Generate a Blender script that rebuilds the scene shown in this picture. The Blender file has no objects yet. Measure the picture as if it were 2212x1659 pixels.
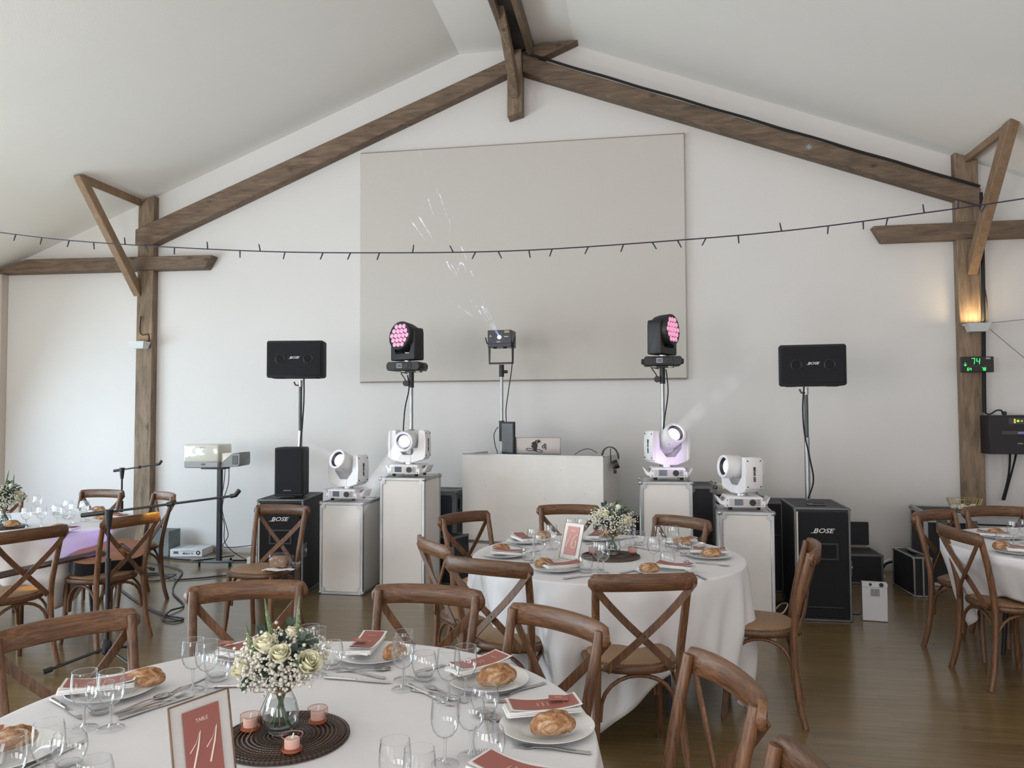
import bpy, bmesh, math, random
from mathutils import Vector, Matrix, noise
PI = math.pi
S = bpy.context.scene
COL = S.collection
R = math.radians

# ---------------------------------------------------------------- camera
YAW, PITCH, ROLL = R(9.5), R(2.2), R(0.22)
f_ = Vector((-math.sin(YAW) * math.cos(PITCH), math.cos(YAW) * math.cos(PITCH), math.sin(PITCH)))
r_ = Vector((math.cos(YAW), math.sin(YAW), 0)); u_ = r_.cross(f_)
R_ = r_ * math.cos(ROLL) - u_ * math.sin(ROLL); U_ = u_ * math.cos(ROLL) + r_ * math.sin(ROLL)
cd = bpy.data.cameras.new('camera'); cam = bpy.data.objects.new('camera', cd); COL.objects.link(cam)
m = Matrix((R_, U_, -f_)).transposed().to_4x4(); m.translation = Vector((0, 0, 1.57)); cam.matrix_world = m
cd.sensor_fit = 'HORIZONTAL'; cd.sensor_width = 36.0; cd.lens = 36.0 * 1660 / 2212; cd.clip_start = 0.05
S.camera = cam

# ---------------------------------------------------------------- world, daylight, exposure
w = bpy.data.worlds.new('world'); S.world = w; w.use_nodes = True
w.node_tree.nodes['Background'].inputs[0].default_value = (0.80, 0.88, 1.0, 1)
w.node_tree.nodes['Background'].inputs[1].default_value = 0.25
S.view_settings.view_transform = 'Standard'; S.view_settings.look = 'None'
S.view_settings.gamma = 1; S.view_settings.use_curve_mapping = False; S.view_settings.exposure = -0.02
S.cycles.max_bounces = 8; S.cycles.diffuse_bounces = 4; S.cycles.glossy_bounces = 4
S.cycles.transmission_bounces = 6; S.cycles.transparent_max_bounces = 24; S.cycles.use_adaptive_sampling = True; S.cycles.adaptive_threshold = 0.03; S.cycles.volume_bounces = 0
S.cycles.use_denoising = True; S.cycles.caustics_reflective = False; S.cycles.caustics_refractive = False
S.cycles.sample_clamp_indirect = 4.0

def area(name, loc, target, sx, sy, energy, color):
    l = bpy.data.lights.new(name, 'AREA'); l.shape = 'RECTANGLE'; l.size = sx; l.size_y = sy; l.energy = energy; l.color = color
    o = bpy.data.objects.new(name, l); COL.objects.link(o); o.location = loc
    o.rotation_euler = (Vector(target) - Vector(loc)).to_track_quat('-Z', 'Y').to_euler(); return o
COOL = (0.60, 0.80, 1.0); NEUT = (1.0, 0.96, 0.95)
for yy, e1, e2 in ((0.6, 95, 120), (3.4, 130, 95), (6.1, 85, 24)):   # daylight entering the three glazed openings of the left wall
    area('window_daylight', (-7.74, yy, 1.25), (-4.6, yy, -.4), 1.9, 2.3, e1, COOL)          # from the sky
    area('window_up_fill', (-7.74, yy, 1.30), (-1, yy, 6.5), 1.9, 2.2, e2, (.93, 1.0, .93))   # added upward fill to brighten the ceiling, standing in for bounce
for xx, e1 in ((-5.2, 270), (-1.3, 190), (2.6, 130)):   # daylight entering the glazed openings behind the camera
    area('window_daylight', (xx, -4.94, 1.5), (xx + 2.6, 0, 4.3), 2.6, 2.5, e1, NEUT)

# ---------------------------------------------------------------- materials
MATS = {}
def nt(name):
    m = bpy.data.materials.new(name); m.use_nodes = True; t = m.node_tree
    return m, t, t.nodes['Principled BSDF'], t.nodes, t.links
def mat(name, col, rough=0.5, metal=0.0, emit=None, es=0.0, spec=None, var=0.0, bump=0.0, bscale=60, sheen=0, coat=0):
    if name in MATS: return MATS[name]
    m, t, b, N, L = nt(name)
    b.inputs['Base Color'].default_value = (*col, 1); b.inputs['Roughness'].default_value = rough; b.inputs['Metallic'].default_value = metal
    if spec is not None: b.inputs['Specular IOR Level'].default_value = spec
    if coat: b.inputs['Coat Weight'].default_value = coat
    if emit: b.inputs['Emission Color'].default_value = (*emit, 1); b.inputs['Emission Strength'].default_value = es
    if var or bump:
        tc = N.new('ShaderNodeTexCoord')
        nz = N.new('ShaderNodeTexNoise'); nz.inputs['Scale'].default_value = bscale; nz.inputs['Detail'].default_value = 4
        L.new(tc.outputs['Object'], nz.inputs['Vector'])
        if var:
            n2 = N.new('ShaderNodeTexNoise'); n2.inputs['Scale'].default_value = 4; n2.inputs['Detail'].default_value = 5
            L.new(tc.outputs['Object'], n2.inputs['Vector'])
            rp = N.new('ShaderNodeValToRGB'); L.new(n2.outputs['Fac'], rp.inputs[0])
            rp.color_ramp.elements[0].position = .3; rp.color_ramp.elements[1].position = .7
            rp.color_ramp.elements[0].color = (*[c * (1 - var) for c in col], 1); rp.color_ramp.elements[1].color = (*[min(1, c * (1 + var)) for c in col], 1)
            L.new(rp.outputs[0], b.inputs['Base Color'])
        if bump:
            bp = N.new('ShaderNodeBump'); bp.inputs['Strength'].default_value = bump; bp.inputs['Distance'].default_value = .01
            L.new(nz.outputs['Fac'], bp.inputs['Height']); L.new(bp.outputs[0], b.inputs['Normal'])
    MATS[name] = m; return m
def wood(name, dark, light, axis=2, rough=0.45, scale=1.0, knots=False, rnd=0.12, stretch=9):
    m, t, b, N, L = nt(name)
    tc = N.new('ShaderNodeTexCoord'); mp = N.new('ShaderNodeMapping'); L.new(tc.outputs['Object'], mp.inputs[0])
    oi = N.new('ShaderNodeObjectInfo'); ml = N.new('ShaderNodeMath'); ml.operation = 'MULTIPLY'; ml.inputs[1].default_value = 13.7
    L.new(oi.outputs['Random'], ml.inputs[0]); cb = N.new('ShaderNodeCombineXYZ')
    for i in range(3): L.new(ml.outputs[0], cb.inputs[i])
    L.new(cb.outputs[0], mp.inputs['Location'])
    sc = [stretch * scale] * 3; sc[axis] = scale; mp.inputs['Scale'].default_value = sc
    nz = N.new('ShaderNodeTexNoise'); nz.inputs['Scale'].default_value = 3.2; nz.inputs['Detail'].default_value = 7; nz.inputs['Roughness'].default_value = .65; nz.inputs['Distortion'].default_value = .6
    L.new(mp.outputs[0], nz.inputs['Vector'])
    rp = N.new('ShaderNodeValToRGB'); L.new(nz.outputs['Fac'], rp.inputs[0])
    e = rp.color_ramp.elements; e[0].position = .33; e[0].color = (*dark, 1); e[1].position = .68; e[1].color = (*light, 1)
    n2 = N.new('ShaderNodeTexNoise'); n2.inputs['Scale'].default_value = 2.0 * scale; n2.inputs['Detail'].default_value = 3; L.new(tc.outputs['Object'], n2.inputs['Vector'])
    hv = N.new('ShaderNodeHueSaturation'); L.new(rp.outputs[0], hv.inputs['Color'])
    mr = N.new('ShaderNodeMapRange'); mr.inputs['To Min'].default_value = .72; mr.inputs['To Max'].default_value = 1.25; L.new(n2.outputs['Fac'], mr.inputs['Value'])
    m2 = N.new('ShaderNodeMapRange'); m2.inputs['To Min'].default_value = 1 - rnd; m2.inputs['To Max'].default_value = 1 + rnd; L.new(oi.outputs['Random'], m2.inputs['Value'])
    mm = N.new('ShaderNodeMath'); mm.operation = 'MULTIPLY'; L.new(mr.outputs[0], mm.inputs[0]); L.new(m2.outputs[0], mm.inputs[1]); L.new(mm.outputs[0], hv.inputs['Value'])
    out = hv.outputs[0]
    if knots:
        vo = N.new('ShaderNodeTexVoronoi'); vo.inputs['Scale'].default_value = 2.3
        mk = N.new('ShaderNodeMapping'); s3 = [1.9] * 3; s3[axis] = 1.0; mk.inputs['Scale'].default_value = s3; L.new(tc.outputs['Object'], mk.inputs[0]); L.new(cb.outputs[0], mk.inputs['Location'])
        L.new(mk.outputs[0], vo.inputs['Vector'])
        r3 = N.new('ShaderNodeValToRGB'); r3.color_ramp.elements[0].position = .03; r3.color_ramp.elements[0].color = (.25, .2, .17, 1); r3.color_ramp.elements[1].position = .13; r3.color_ramp.elements[1].color = (1, 1, 1, 1)
        L.new(vo.outputs['Distance'], r3.inputs[0])
        mx = N.new('ShaderNodeMix'); mx.data_type = 'RGBA'; mx.blend_type = 'MULTIPLY'; mx.inputs[0].default_value = .8
        L.new(out, mx.inputs[6]); L.new(r3.outputs[0], mx.inputs[7]); out = mx.outputs[2]
    L.new(out, b.inputs['Base Color']); b.inputs['Roughness'].default_value = rough
    bp = N.new('ShaderNodeBump'); bp.inputs['Strength'].default_value = .25; bp.inputs['Distance'].default_value = .003
    L.new(nz.outputs['Fac'], bp.inputs['Height']); L.new(bp.outputs[0], b.inputs['Normal'])
    MATS[name] = m; return m

def thin_glass(name, tint=(1, 1, 1), refl=1.0):
    m = bpy.data.materials.new(name); m.use_nodes = True; t = m.node_tree; N = t.nodes; L = t.links; N.clear()
    o = N.new('ShaderNodeOutputMaterial'); mx = N.new('ShaderNodeMixShader'); tr = N.new('ShaderNodeBsdfTransparent'); gl = N.new('ShaderNodeBsdfGlossy')
    lw = N.new('ShaderNodeLayerWeight'); lw.inputs['Blend'].default_value = .55
    rp = N.new('ShaderNodeMapRange'); rp.inputs['To Min'].default_value = .05 * refl; rp.inputs['To Max'].default_value = .7 * refl
    pw = N.new('ShaderNodeMath'); pw.operation = 'POWER'; pw.inputs[1].default_value = 2.6
    L.new(lw.outputs['Facing'], pw.inputs[0]); L.new(pw.outputs[0], rp.inputs['Value'])
    cr = N.new('ShaderNodeValToRGB'); L.new(lw.outputs['Facing'], cr.inputs[0]); cr.color_ramp.elements[0].position = .55; cr.color_ramp.elements[0].color = (*tint, 1); cr.color_ramp.elements[1].position = .97; cr.color_ramp.elements[1].color = (*[c * .42 for c in tint], 1)
    L.new(cr.outputs[0], tr.inputs[0]); gl.inputs['Roughness'].default_value = .01; gl.inputs[0].default_value = (.95, .97, 1, 1)
    L.new(rp.outputs[0], mx.inputs[0]); L.new(tr.outputs[0], mx.inputs[1]); L.new(gl.outputs[0], mx.inputs[2]); L.new(mx.outputs[0], o.inputs[0])
    MATS[name] = m; return m

# plaster, ceiling, floor
def plaster(name, col, rough=.85, amt=.03):
    m, t, b, N, L = nt(name); tc = N.new('ShaderNodeTexCoord')
    a = N.new('ShaderNodeTexNoise'); a.inputs['Scale'].default_value = .9; a.inputs['Detail'].default_value = 4; L.new(tc.outputs['Object'], a.inputs['Vector'])
    rp = N.new('ShaderNodeValToRGB'); L.new(a.outputs['Fac'], rp.inputs[0])
    rp.color_ramp.elements[0].position = .35; rp.color_ramp.elements[1].position = .7
    rp.color_ramp.elements[0].color = (*[c * (1 - amt) for c in col], 1); rp.color_ramp.elements[1].color = (*col, 1)
    L.new(rp.outputs[0], b.inputs['Base Color']); b.inputs['Roughness'].default_value = rough; b.inputs['Specular IOR Level'].default_value = .2
    n2 = N.new('ShaderNodeTexNoise'); n2.inputs['Scale'].default_value = 90; n2.inputs['Detail'].default_value = 3; L.new(tc.outputs['Object'], n2.inputs['Vector'])
    bp = N.new('ShaderNodeBump'); bp.inputs['Strength'].default_value = .06; bp.inputs['Distance'].default_value = .01; L.new(n2.outputs['Fac'], bp.inputs['Height']); L.new(bp.outputs[0], b.inputs['Normal'])
    MATS[name] = m; return m
M_WALL = plaster('white_plaster', (.715, .70, .69)); M_CEIL = plaster('ceiling_paint', (.86, .845, .82)); M_PANEL = plaster('stretched_canvas', (.585, .56, .525), .9, .02)

def floor_mat():
    m, t, b, N, L = nt('laminate_floor'); tc = N.new('ShaderNodeTexCoord')
    br = N.new('ShaderNodeTexBrick'); mp = N.new('ShaderNodeMapping'); L.new(tc.outputs['Object'], mp.inputs[0]); L.new(mp.outputs[0], br.inputs['Vector'])
    br.inputs['Color1'].default_value = (.72, .72, .72, 1); br.inputs['Color2'].default_value = (1.0, 1.0, 1.0, 1); br.inputs['Mortar'].default_value = (.52, .5, .48, 1)
    br.inputs['Scale'].default_value = 1.0; br.inputs['Mortar Size'].default_value = .0015; br.inputs['Brick Width'].default_value = 1.28; br.inputs['Row Height'].default_value = .064; br.offset = .37; br.inputs['Bias'].default_value = 0
    m2 = N.new('ShaderNodeMapping'); m2.inputs['Scale'].default_value = (1.2, 16, 1); L.new(tc.outputs['Object'], m2.inputs[0])
    nz = N.new('ShaderNodeTexNoise'); nz.inputs['Scale'].default_value = 2.2; nz.inputs['Detail'].default_value = 7; nz.inputs['Roughness'].default_value = .6; L.new(m2.outputs[0], nz.inputs['Vector'])
    rp = N.new('ShaderNodeValToRGB'); L.new(nz.outputs['Fac'], rp.inputs[0]); e = rp.color_ramp.elements
    e[0].position = .3; e[0].color = (.135, .085, .032, 1); e[1].position = .72; e[1].color = (.245, .165, .072, 1)
    mx = N.new('ShaderNodeMix'); mx.data_type = 'RGBA'; mx.blend_type = 'MULTIPLY'; mx.inputs[0].default_value = .75; L.new(rp.outputs[0], mx.inputs[6]); L.new(br.outputs[0], mx.inputs[7])
    L.new(mx.outputs[2], b.inputs['Base Color']); b.inputs['Roughness'].default_value = .30; b.inputs['Coat Weight'].default_value = .45; b.inputs['Coat Roughness'].default_value = .17
    bp = N.new('ShaderNodeBump'); bp.inputs['Strength'].default_value = .08; bp.inputs['Distance'].default_value = .002; L.new(nz.outputs['Fac'], bp.inputs['Height']); L.new(bp.outputs[0], b.inputs['Normal'])
    MATS['floor'] = m; return m
M_FLOOR = floor_mat()
W_BEAM_X = wood('old_beam_across', (.105, .070, .048), (.235, .165, .115), 0, .7, 1, True, stretch=7)
W_BEAM_Z = wood('old_beam_upright', (.135, .095, .062), (.30, .215, .145), 2, .7, 1, True, stretch=7)
W_NEW = wood('planed_brace_wood', (.215, .135, .08), (.33, .215, .13), 2, .6, 1, False, stretch=7)
W_CH = wood('chair_wood', (.060, .026, .012), (.205, .095, .043), 2, .42, 2.2, False, .2, stretch=14)
W_CHX = wood('chair_rail_wood', (.060, .026, .012), (.205, .096, .044), 0, .42, 1.6, False, .2, stretch=20)
M_BLK = mat('black_plastic', (.012, .013, .016), .5); M_BLK2 = mat('black_textured', (.016, .017, .022), .72, bump=.5, bscale=300)
M_BLKM = mat('black_metal', (.018, .018, .022), .4, .3); M_GRILLE = mat('black_grille_cloth', (.008, .0085, .012), .85, bump=.6, bscale=500)
M_ALU = mat('aluminium', (.36, .37, .38), .38, .8, var=.15); M_ALU2 = mat('worn_aluminium', (.15, .155, .16), .5, .7, var=.2); M_STEEL = mat('steel', (.62, .62, .62), .16, 1.0)
M_CHROME = mat('polished_steel', (.75, .75, .76), .1, 1.0); M_WPAN = mat('white_case_laminate', (.72, .69, .665), .5, var=.03); M_WPL = mat('white_fixture_plastic', (.78, .77, .79), .3)
M_WSAT = mat('white_painted_wood', (.70, .68, .655), .55, var=.04); M_BPAN = mat('black_case_laminate', (.012, .012, .018), .6, var=.2)
M_LOGO = mat('logo_silver', (.72, .71, .70), .45); M_INK = mat('black_ink', (.02, .02, .022), .6); M_RUB = mat('black_rubber', (.01, .01, .01), .8)
M_GREY = mat('grey_plastic', (.30, .31, .33), .45); M_DGREY = mat('dark_grey_plastic', (.09, .095, .10), .5)
M_CLOTH = mat('white_tablecloth', (.745, .735, .76), .9, var=.015, bump=.4, bscale=7); M_PORC = mat('white_porcelain', (.80, .80, .79), .18, coat=.4)
M_NAP = mat('white_napkin', (.83, .82, .82), .9, bump=.15, bscale=120); M_MENU = mat('terracotta_print', (.33, .115, .095), .6); M_PAPER = mat('white_card', (.82, .79, .77), .6)
M_GOLDINK = mat('gold_print', (.62, .33, .20), .5); M_COPPER = mat('bronze_frame', (.20, .125, .075), .4, .5); M_CREAM = mat('cream_print', (.80, .70, .60), .6)
M_CANE = None
def cane():
    m, t, b, N, L = nt('woven_cane'); tc = N.new('ShaderNodeTexCoord')
    ck = N.new('ShaderNodeTexWave'); ck.wave_type = 'BANDS'; ck.bands_direction = 'X'; ck.inputs['Scale'].default_value = 28; ck.inputs['Distortion'].default_value = 1.0; L.new(tc.outputs['Object'], ck.inputs['Vector'])
    c2 = N.new('ShaderNodeTexWave'); c2.wave_type = 'BANDS'; c2.bands_direction = 'Y'; c2.inputs['Scale'].default_value = 28; c2.inputs['Distortion'].default_value = 1.0; L.new(tc.outputs['Object'], c2.inputs['Vector'])
    mm = N.new('ShaderNodeMath'); mm.operation = 'MULTIPLY'; L.new(ck.outputs['Fac'], mm.inputs[0]); L.new(c2.outputs['Fac'], mm.inputs[1])
    rp = N.new('ShaderNodeValToRGB'); L.new(mm.outputs[0], rp.inputs[0]); rp.color_ramp.elements[0].color = (.25, .145, .078, 1); rp.color_ramp.elements[1].color = (.38, .235, .132, 1)
    L.new(rp.outputs[0], b.inputs['Base Color']); b.inputs['Roughness'].default_value = .6
    bp = N.new('ShaderNodeBump'); bp.inputs['Strength'].default_value = .35; bp.inputs['Distance'].default_value = .003; L.new(mm.outputs[0], bp.inputs['Height']); L.new(bp.outputs[0], b.inputs['Normal'])
    MATS['cane'] = m; return m
M_CANE = cane()
G_GLASS = thin_glass('clear_glass', (.985, .99, .99)); G_PINK = thin_glass('pink_glass', (.94, .78, .74), .7); G_WATER = thin_glass('water', (.90, .94, .93), .5)
G_ACR = thin_glass('clear_acrylic', (.97, .97, .98), .35)

# ---------------------------------------------------------------- mesh builder
class B:
    def __init__(s): s.bm = bmesh.new()
    def box(s, cx, cy, cz, sx, sy, sz, bev=0, M=None, seg=1):
        g = bmesh.ops.create_cube(s.bm, size=1); vs = g['verts']
        for v in vs: v.co = Vector((v.co.x * sx, v.co.y * sy, v.co.z * sz))
        if bev:
            es = list({e for v in vs for e in v.link_edges})
            r = bmesh.ops.bevel(s.bm, geom=es, offset=min(bev, sx * .45, sy * .45, sz * .45), segments=seg, affect='EDGES', profile=.5)
            vs = list({v for f in r['faces'] for v in f.verts} | {v for v in vs if v.is_valid})
            done = set(vs)
            st = list(vs)
            while st:
                v = st.pop()
                for e in v.link_edges:
                    o = e.other_vert(v)
                    if o not in done: done.add(o); st.append(o)
            vs = list(done)
        T = Matrix.Translation((cx, cy, cz)) @ (M if M else Matrix.Identity(4))
        for v in vs: v.co = T @ v.co
        return s
    def ring(s, c, t, r, n, up=None, prof=None):
        t = t.normalized(); a = up if up else (Vector((0, 0, 1)) if abs(t.z) < .9 else Vector((1, 0, 0)))
        x = a.cross(t).normalized(); y = t.cross(x)
        if prof: return [s.bm.verts.new(c + x * p[0] + y * p[1]) for p in prof]
        return [s.bm.verts.new(c + (x * math.cos(2 * PI * i / n) + y * math.sin(2 * PI * i / n)) * r) for i in range(n)]
    def skin(s, rings, closed=False, cap=True):
        n = len(rings[0]); k = len(rings)
        for j in range(k if closed else k - 1):
            a = rings[j]; b = rings[(j + 1) % k]
            for i in range(n):
                try: s.bm.faces.new((a[i], a[(i + 1) % n], b[(i + 1) % n], b[i]))
                except ValueError: pass
        if cap and not closed:
            s.bm.faces.new(list(reversed(rings[0]))); s.bm.faces.new(rings[-1])
        return s
    def cyl(s, p0, p1, r0, r1=None, n=16, cap=True):
        p0 = Vector(p0); p1 = Vector(p1); t = p1 - p0; r1 = r0 if r1 is None else r1
        return s.skin([s.ring(p0, t, r0, n), s.ring(p1, t, r1, n)], cap=cap)
    def tube(s, pts, r, n=8, closed=False, smooth=0, prof=None, up=None):
        pts = [Vector(p) for p in pts]; rr = r if isinstance(r, (list, tuple)) else [r] * len(pts)
        if smooth: pts, rr = catmull(pts, smooth, closed, rr)
        k = len(pts); rings = []; pa = Vector(up) if up else None
        for i in range(k):
            if closed: t = pts[(i + 1) % k] - pts[i - 1]
            else: t = pts[min(i + 1, k - 1)] - pts[max(i - 1, 0)]
            if t.length < 1e-9: t = Vector((0, 0, 1))
            t.normalize()
            if pa is None: pa = Vector((0, 0, 1)) if abs(t.z) < .9 else Vector((1, 0, 0))
            if up: a = Vector(up)
            else: a = (pa - t * pa.dot(t)); a = a.normalized() if a.length > 1e-6 else Vector((1, 0, 0)); pa = a
            x = a.cross(t).normalized(); y = t.cross(x)
            if prof: rings.append([s.bm.verts.new(pts[i] + x * p[0] * rr[i] + y * p[1] * rr[i]) for p in prof])
            else: rings.append([s.bm.verts.new(pts[i] + (x * math.cos(2 * PI * q / n) + y * math.sin(2 * PI * q / n)) * rr[i]) for q in range(n)])
        return s.skin(rings, closed)
    def lathe(s, prof, n=24, c=(0, 0, 0), cap0=False, cap1=False, fn=None):
        c = Vector(c); rings = []
        for (r, z) in prof:
            if r < 1e-6: r = 1e-5
            rings.append([s.bm.verts.new(c + Vector((r * math.cos(2 * PI * i / n), r * math.sin(2 * PI * i / n), z)) * 1) for i in range(n)])
        s.skin(rings, cap=False)
        if cap0: s.bm.faces.new(list(reversed(rings[0])))
        if cap1: s.bm.faces.new(rings[-1])
        return s
    def prism(s, poly, d0, d1, plane='xz', bev=0):
        def P(a, b, d): return Vector((a, d, b)) if plane == 'xz' else Vector((d, a, b)) if plane == 'yz' else Vector((a, b, d))
        a = [s.bm.verts.new(P(x, y, d0)) for x, y in poly]; b = [s.bm.verts.new(P(x, y, d1)) for x, y in poly]
        s.skin([a, b])
        if bev:
            es = [e for v in a + b for e in v.link_edges]
            bmesh.ops.bevel(s.bm, geom=list(set(es)), offset=bev, segments=1, affect='EDGES')
        return s
    def sph(s, c, r, n=12, sc=(1, 1, 1)):
        g = bmesh.ops.create_uvsphere(s.bm, u_segments=n, v_segments=max(6, n * 2 // 3), radius=r)
        for v in g['verts']: v.co = Vector((v.co.x * sc[0], v.co.y * sc[1], v.co.z * sc[2])) + Vector(c)
        return s
    def ico(s, c, r, sub=1):
        g = bmesh.ops.create_icosphere(s.bm, subdivisions=sub, radius=r)
        for v in g['verts']: v.co += Vector(c)
        return s
    def xf(s, M):
        for v in s.bm.verts: v.co = M @ v.co
        return s
    def mesh(s, name, m, ang=38):
        bm = s.bm; bmesh.ops.recalc_face_normals(bm, faces=bm.faces)
        for f in bm.faces: f.smooth = True
        for e in bm.edges:
            if len(e.link_faces) == 2 and e.calc_face_angle(0) > R(ang): e.smooth = False
        me = bpy.data.meshes.new(name); bm.to_mesh(me); bm.free()
        for x in (m if isinstance(m, (list, tuple)) else [m]): me.materials.append(x)
        return me
    def obj(s, name, m, parent=None, loc=None, rot=None, ang=38):
        o = bpy.data.objects.new(name, s.mesh(name, m, ang)); COL.objects.link(o)
        if parent: o.parent = parent
        if loc: o.location = loc
        if rot: o.rotation_euler = rot
        return o
def catmull(pts, k, closed, rr):
    out = []; ro = []; n = len(pts); rng = range(n) if closed else range(n - 1)
    for i in rng:
        p0 = pts[(i - 1) % n] if closed or i > 0 else pts[i]; p1 = pts[i]; p2 = pts[(i + 1) % n]; p3 = pts[(i + 2) % n] if closed or i + 2 < n else pts[(i + 1) % n]
        for j in range(k):
            t = j / k; out.append(.5 * ((2 * p1) + (p2 - p0) * t + (2 * p0 - 5 * p1 + 4 * p2 - p3) * t * t + (3 * p1 - p0 - 3 * p2 + p3) * t ** 3)); ro.append(rr[i] + (rr[(i + 1) % n] - rr[i]) * t)
    if not closed: out.append(pts[-1]); ro.append(rr[-1])
    return out, ro
def tag(o, label=None, cat=None, group=None, kind=None):
    if label: o['label'] = label
    if cat: o['category'] = cat
    if group: o['group'] = group
    if kind: o['kind'] = kind
    return o
def thing(name, label, cat, loc=(0, 0, 0), rz=0, group=None):
    o = bpy.data.objects.new(name, None); COL.objects.link(o); o.location = loc; o.rotation_euler = (0, 0, rz)
    o.empty_display_size = .05
    return tag(o, label, cat, group)
def kids(o): return [c for c in COL.objects if c.parent == o]
TREE = {}
def dup(root, loc, rz=0, label=None, group=None, rot=None, scale=None):
    if root not in TREE:
        TREE[root] = [(c, kids(c)) for c in kids(root)]
    r = root.copy(); COL.objects.link(r); r.location = loc; r.rotation_euler = rot if rot else (0, 0, rz)
    if scale: r.scale = scale
    if label: r['label'] = label
    if group: r['group'] = group
    for ch, gs in TREE[root]:
        c = ch.copy(); COL.objects.link(c); c.parent = r
        for g in gs:
            d = g.copy(); COL.objects.link(d); d.parent = c
    return r
def text(name, body, size, m, parent, loc, rot, extrude=.001, shear=0, bold=0, align='CENTER', xs=1.0):
    c = bpy.data.curves.new(name, 'FONT'); c.body = body; c.size = size; c.extrude = extrude; c.shear = shear; c.offset = bold; c.align_x = align; c.align_y = 'CENTER'; c.resolution_u = 3
    t = bpy.data.objects.new('tmp', c); COL.objects.link(t)
    dg = bpy.context.evaluated_depsgraph_get(); me = bpy.data.meshes.new_from_object(t.evaluated_get(dg))
    bpy.data.objects.remove(t); me.name = name; me.materials.clear(); me.materials.append(m)
    for v in me.vertices: v.co.x *= xs
    o = bpy.data.objects.new(name, me); COL.objects.link(o); o.parent = parent; o.location = loc; o.rotation_euler = rot
    return o
FRONT = (PI / 2, 0, 0)   # lettering standing upright and facing -Y

# ---------------------------------------------------------------- the room
WY = 8.2; XL, XR = -7.70, 5.08; XF0, XF1 = -1.95, -0.675; ZC = 5.57; ZE = 3.354; YB = -5.0
def struct(o): o['kind'] = 'structure'; return o
struct(B().box((XL + XR) / 2, (WY + YB) / 2, -.05, XR - XL + .4, WY - YB + .4, .1).obj('floor', M_FLOOR))
gable = [(XL, 0), (XR, 0), (XR, ZE), (XF1, ZC), (XF0, ZC), (XL, ZE)]
struct(B().prism(gable, WY, WY + .15).obj('wall_back', M_WALL))
def strip(n, a, b):   # a ceiling slab between two eave points, running the depth of the hall
    d = Vector((b[0] - a[0], 0, b[1] - a[1])).normalized(); nn = Vector((-d.z, 0, d.x)) * .12
    if nn.z < 0: nn = -nn
    return struct(B().prism([a, b, (b[0] + nn.x, b[1] + nn.z), (a[0] + nn.x, a[1] + nn.z)], YB, WY + .15).obj(n, M_CEIL))
strip('ceiling', (XL - .1, ZE - .04), (XF0, ZC)); strip('ceiling', (XF0, ZC), (XF1, ZC)); strip('ceiling', (XF1, ZC), (XR + .1, ZE - .04))
lw = B()                                        # left wall: piers, sill and lintel around three openings
lw.box(XL - .1, (WY + YB) / 2, 3.0, .2, WY - YB, .95)
edges = [YB, -.35, 1.55, 2.45, 4.35, 5.15, 7.05, WY]
for a, b in ((0, 1), (2, 3), (4, 5), (6, 7)): lw.box(XL - .1, (edges[a] + edges[b]) / 2, 1.27, .2, edges[b] - edges[a], 2.54)
struct(lw.obj('wall_left', M_WALL))
struct(B().box(XR + .1, (WY + YB) / 2, 1.7, .2, WY - YB, 3.5).obj('wall_right', M_WALL))
bw = B(); g2 = [(XL, 2.8), (XR, 2.8), (XR, ZE), (XF1, ZC), (XF0, ZC), (XL, ZE)]
bw.prism(g2, YB - .15, YB)
for a, b in ((XL, -6.6), (-3.8, -2.7), (.1, 1.2), (4.0, XR)): bw.box((a + b) / 2, YB - .075, 1.4, b - a, .15, 2.8)
struct(bw.obj('wall_front', M_WALL))
# a low skirting line along the foot of the gable wall
struct(B().box((XL + XR) / 2, WY - .006, .03, XR - XL, .012, .06).obj('baseboard_back', mat('grey_skirting', (.42, .40, .37), .6)))
struct(B().box(-7.655, 8.15, 1.66, .09, .10, 3.30, .006).obj('trim_1', mat('corner_post_paint', (.62, .55, .48), .6)))

# timber frame -------------------------------------------------------------
def beam(name, poly, y0, y1, m, label, cat='beam', group=None, plane='xz', bev=.006):
    xs = [p[0] for p in poly]; zs = [p[1] for p in poly]; cx, cz = sum(xs) / len(xs), sum(zs) / len(zs)
    if plane == 'xz': o = B().prism([(x - cx, z - cz) for x, z in poly], y0, y1, plane, bev).obj(name, m, None, (cx, 0, cz))
    else: o = B().prism([(x - cx, z - cz) for x, z in poly], y0, y1, plane, bev).obj(name, m, None, (0, cx, cz))
    return tag(o, label, cat, group)
TY = 8.08
postL = beam('timber_post', [(-5.815, 0), (-5.60, 0), (-5.60, 4.14), (-5.80, 4.065)], TY + .02, 8.2, W_BEAM_Z, 'brown timber wall post left of the black speaker towers')
postR = beam('timber_post', [(3.085, 0), (3.275, 0), (3.285, 4.05), (3.075, 4.13)], TY + .02, 8.2, W_BEAM_Z, 'brown timber wall post behind the green decibel display')
beam('rafter_beam', [(-5.81, 3.555), (-5.60, 3.555), (-.62, 5.553), (-1.0, 5.553), (-5.81, 3.735)], TY - .02, 8.2, W_BEAM_X, 'long timber rafter rising from the left post, crossing past the king post')
beam('rafter_beam', [(3.285, 3.57), (3.285, 3.745), (-1.22, 5.43), (-1.22, 5.245)], TY - .035, 8.2, W_BEAM_X, 'long timber rafter rising from the right post, black cable along its top')
beam('collar_beam', [(-7.66, 3.28), (-4.925, 3.25), (-4.83, 3.40), (-7.25, 3.44), (-7.66, 3.33)], TY - .02, 8.2, W_BEAM_X, 'horizontal timber crossing the left post, its right end cut slanted')
beam('collar_beam', [(2.39, 3.26), (5.05, 3.26), (5.05, 3.42), (2.30, 3.42)], TY - .02, 8.2, W_BEAM_X, 'horizontal timber crossing the right post, its left end cut slanted')
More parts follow.
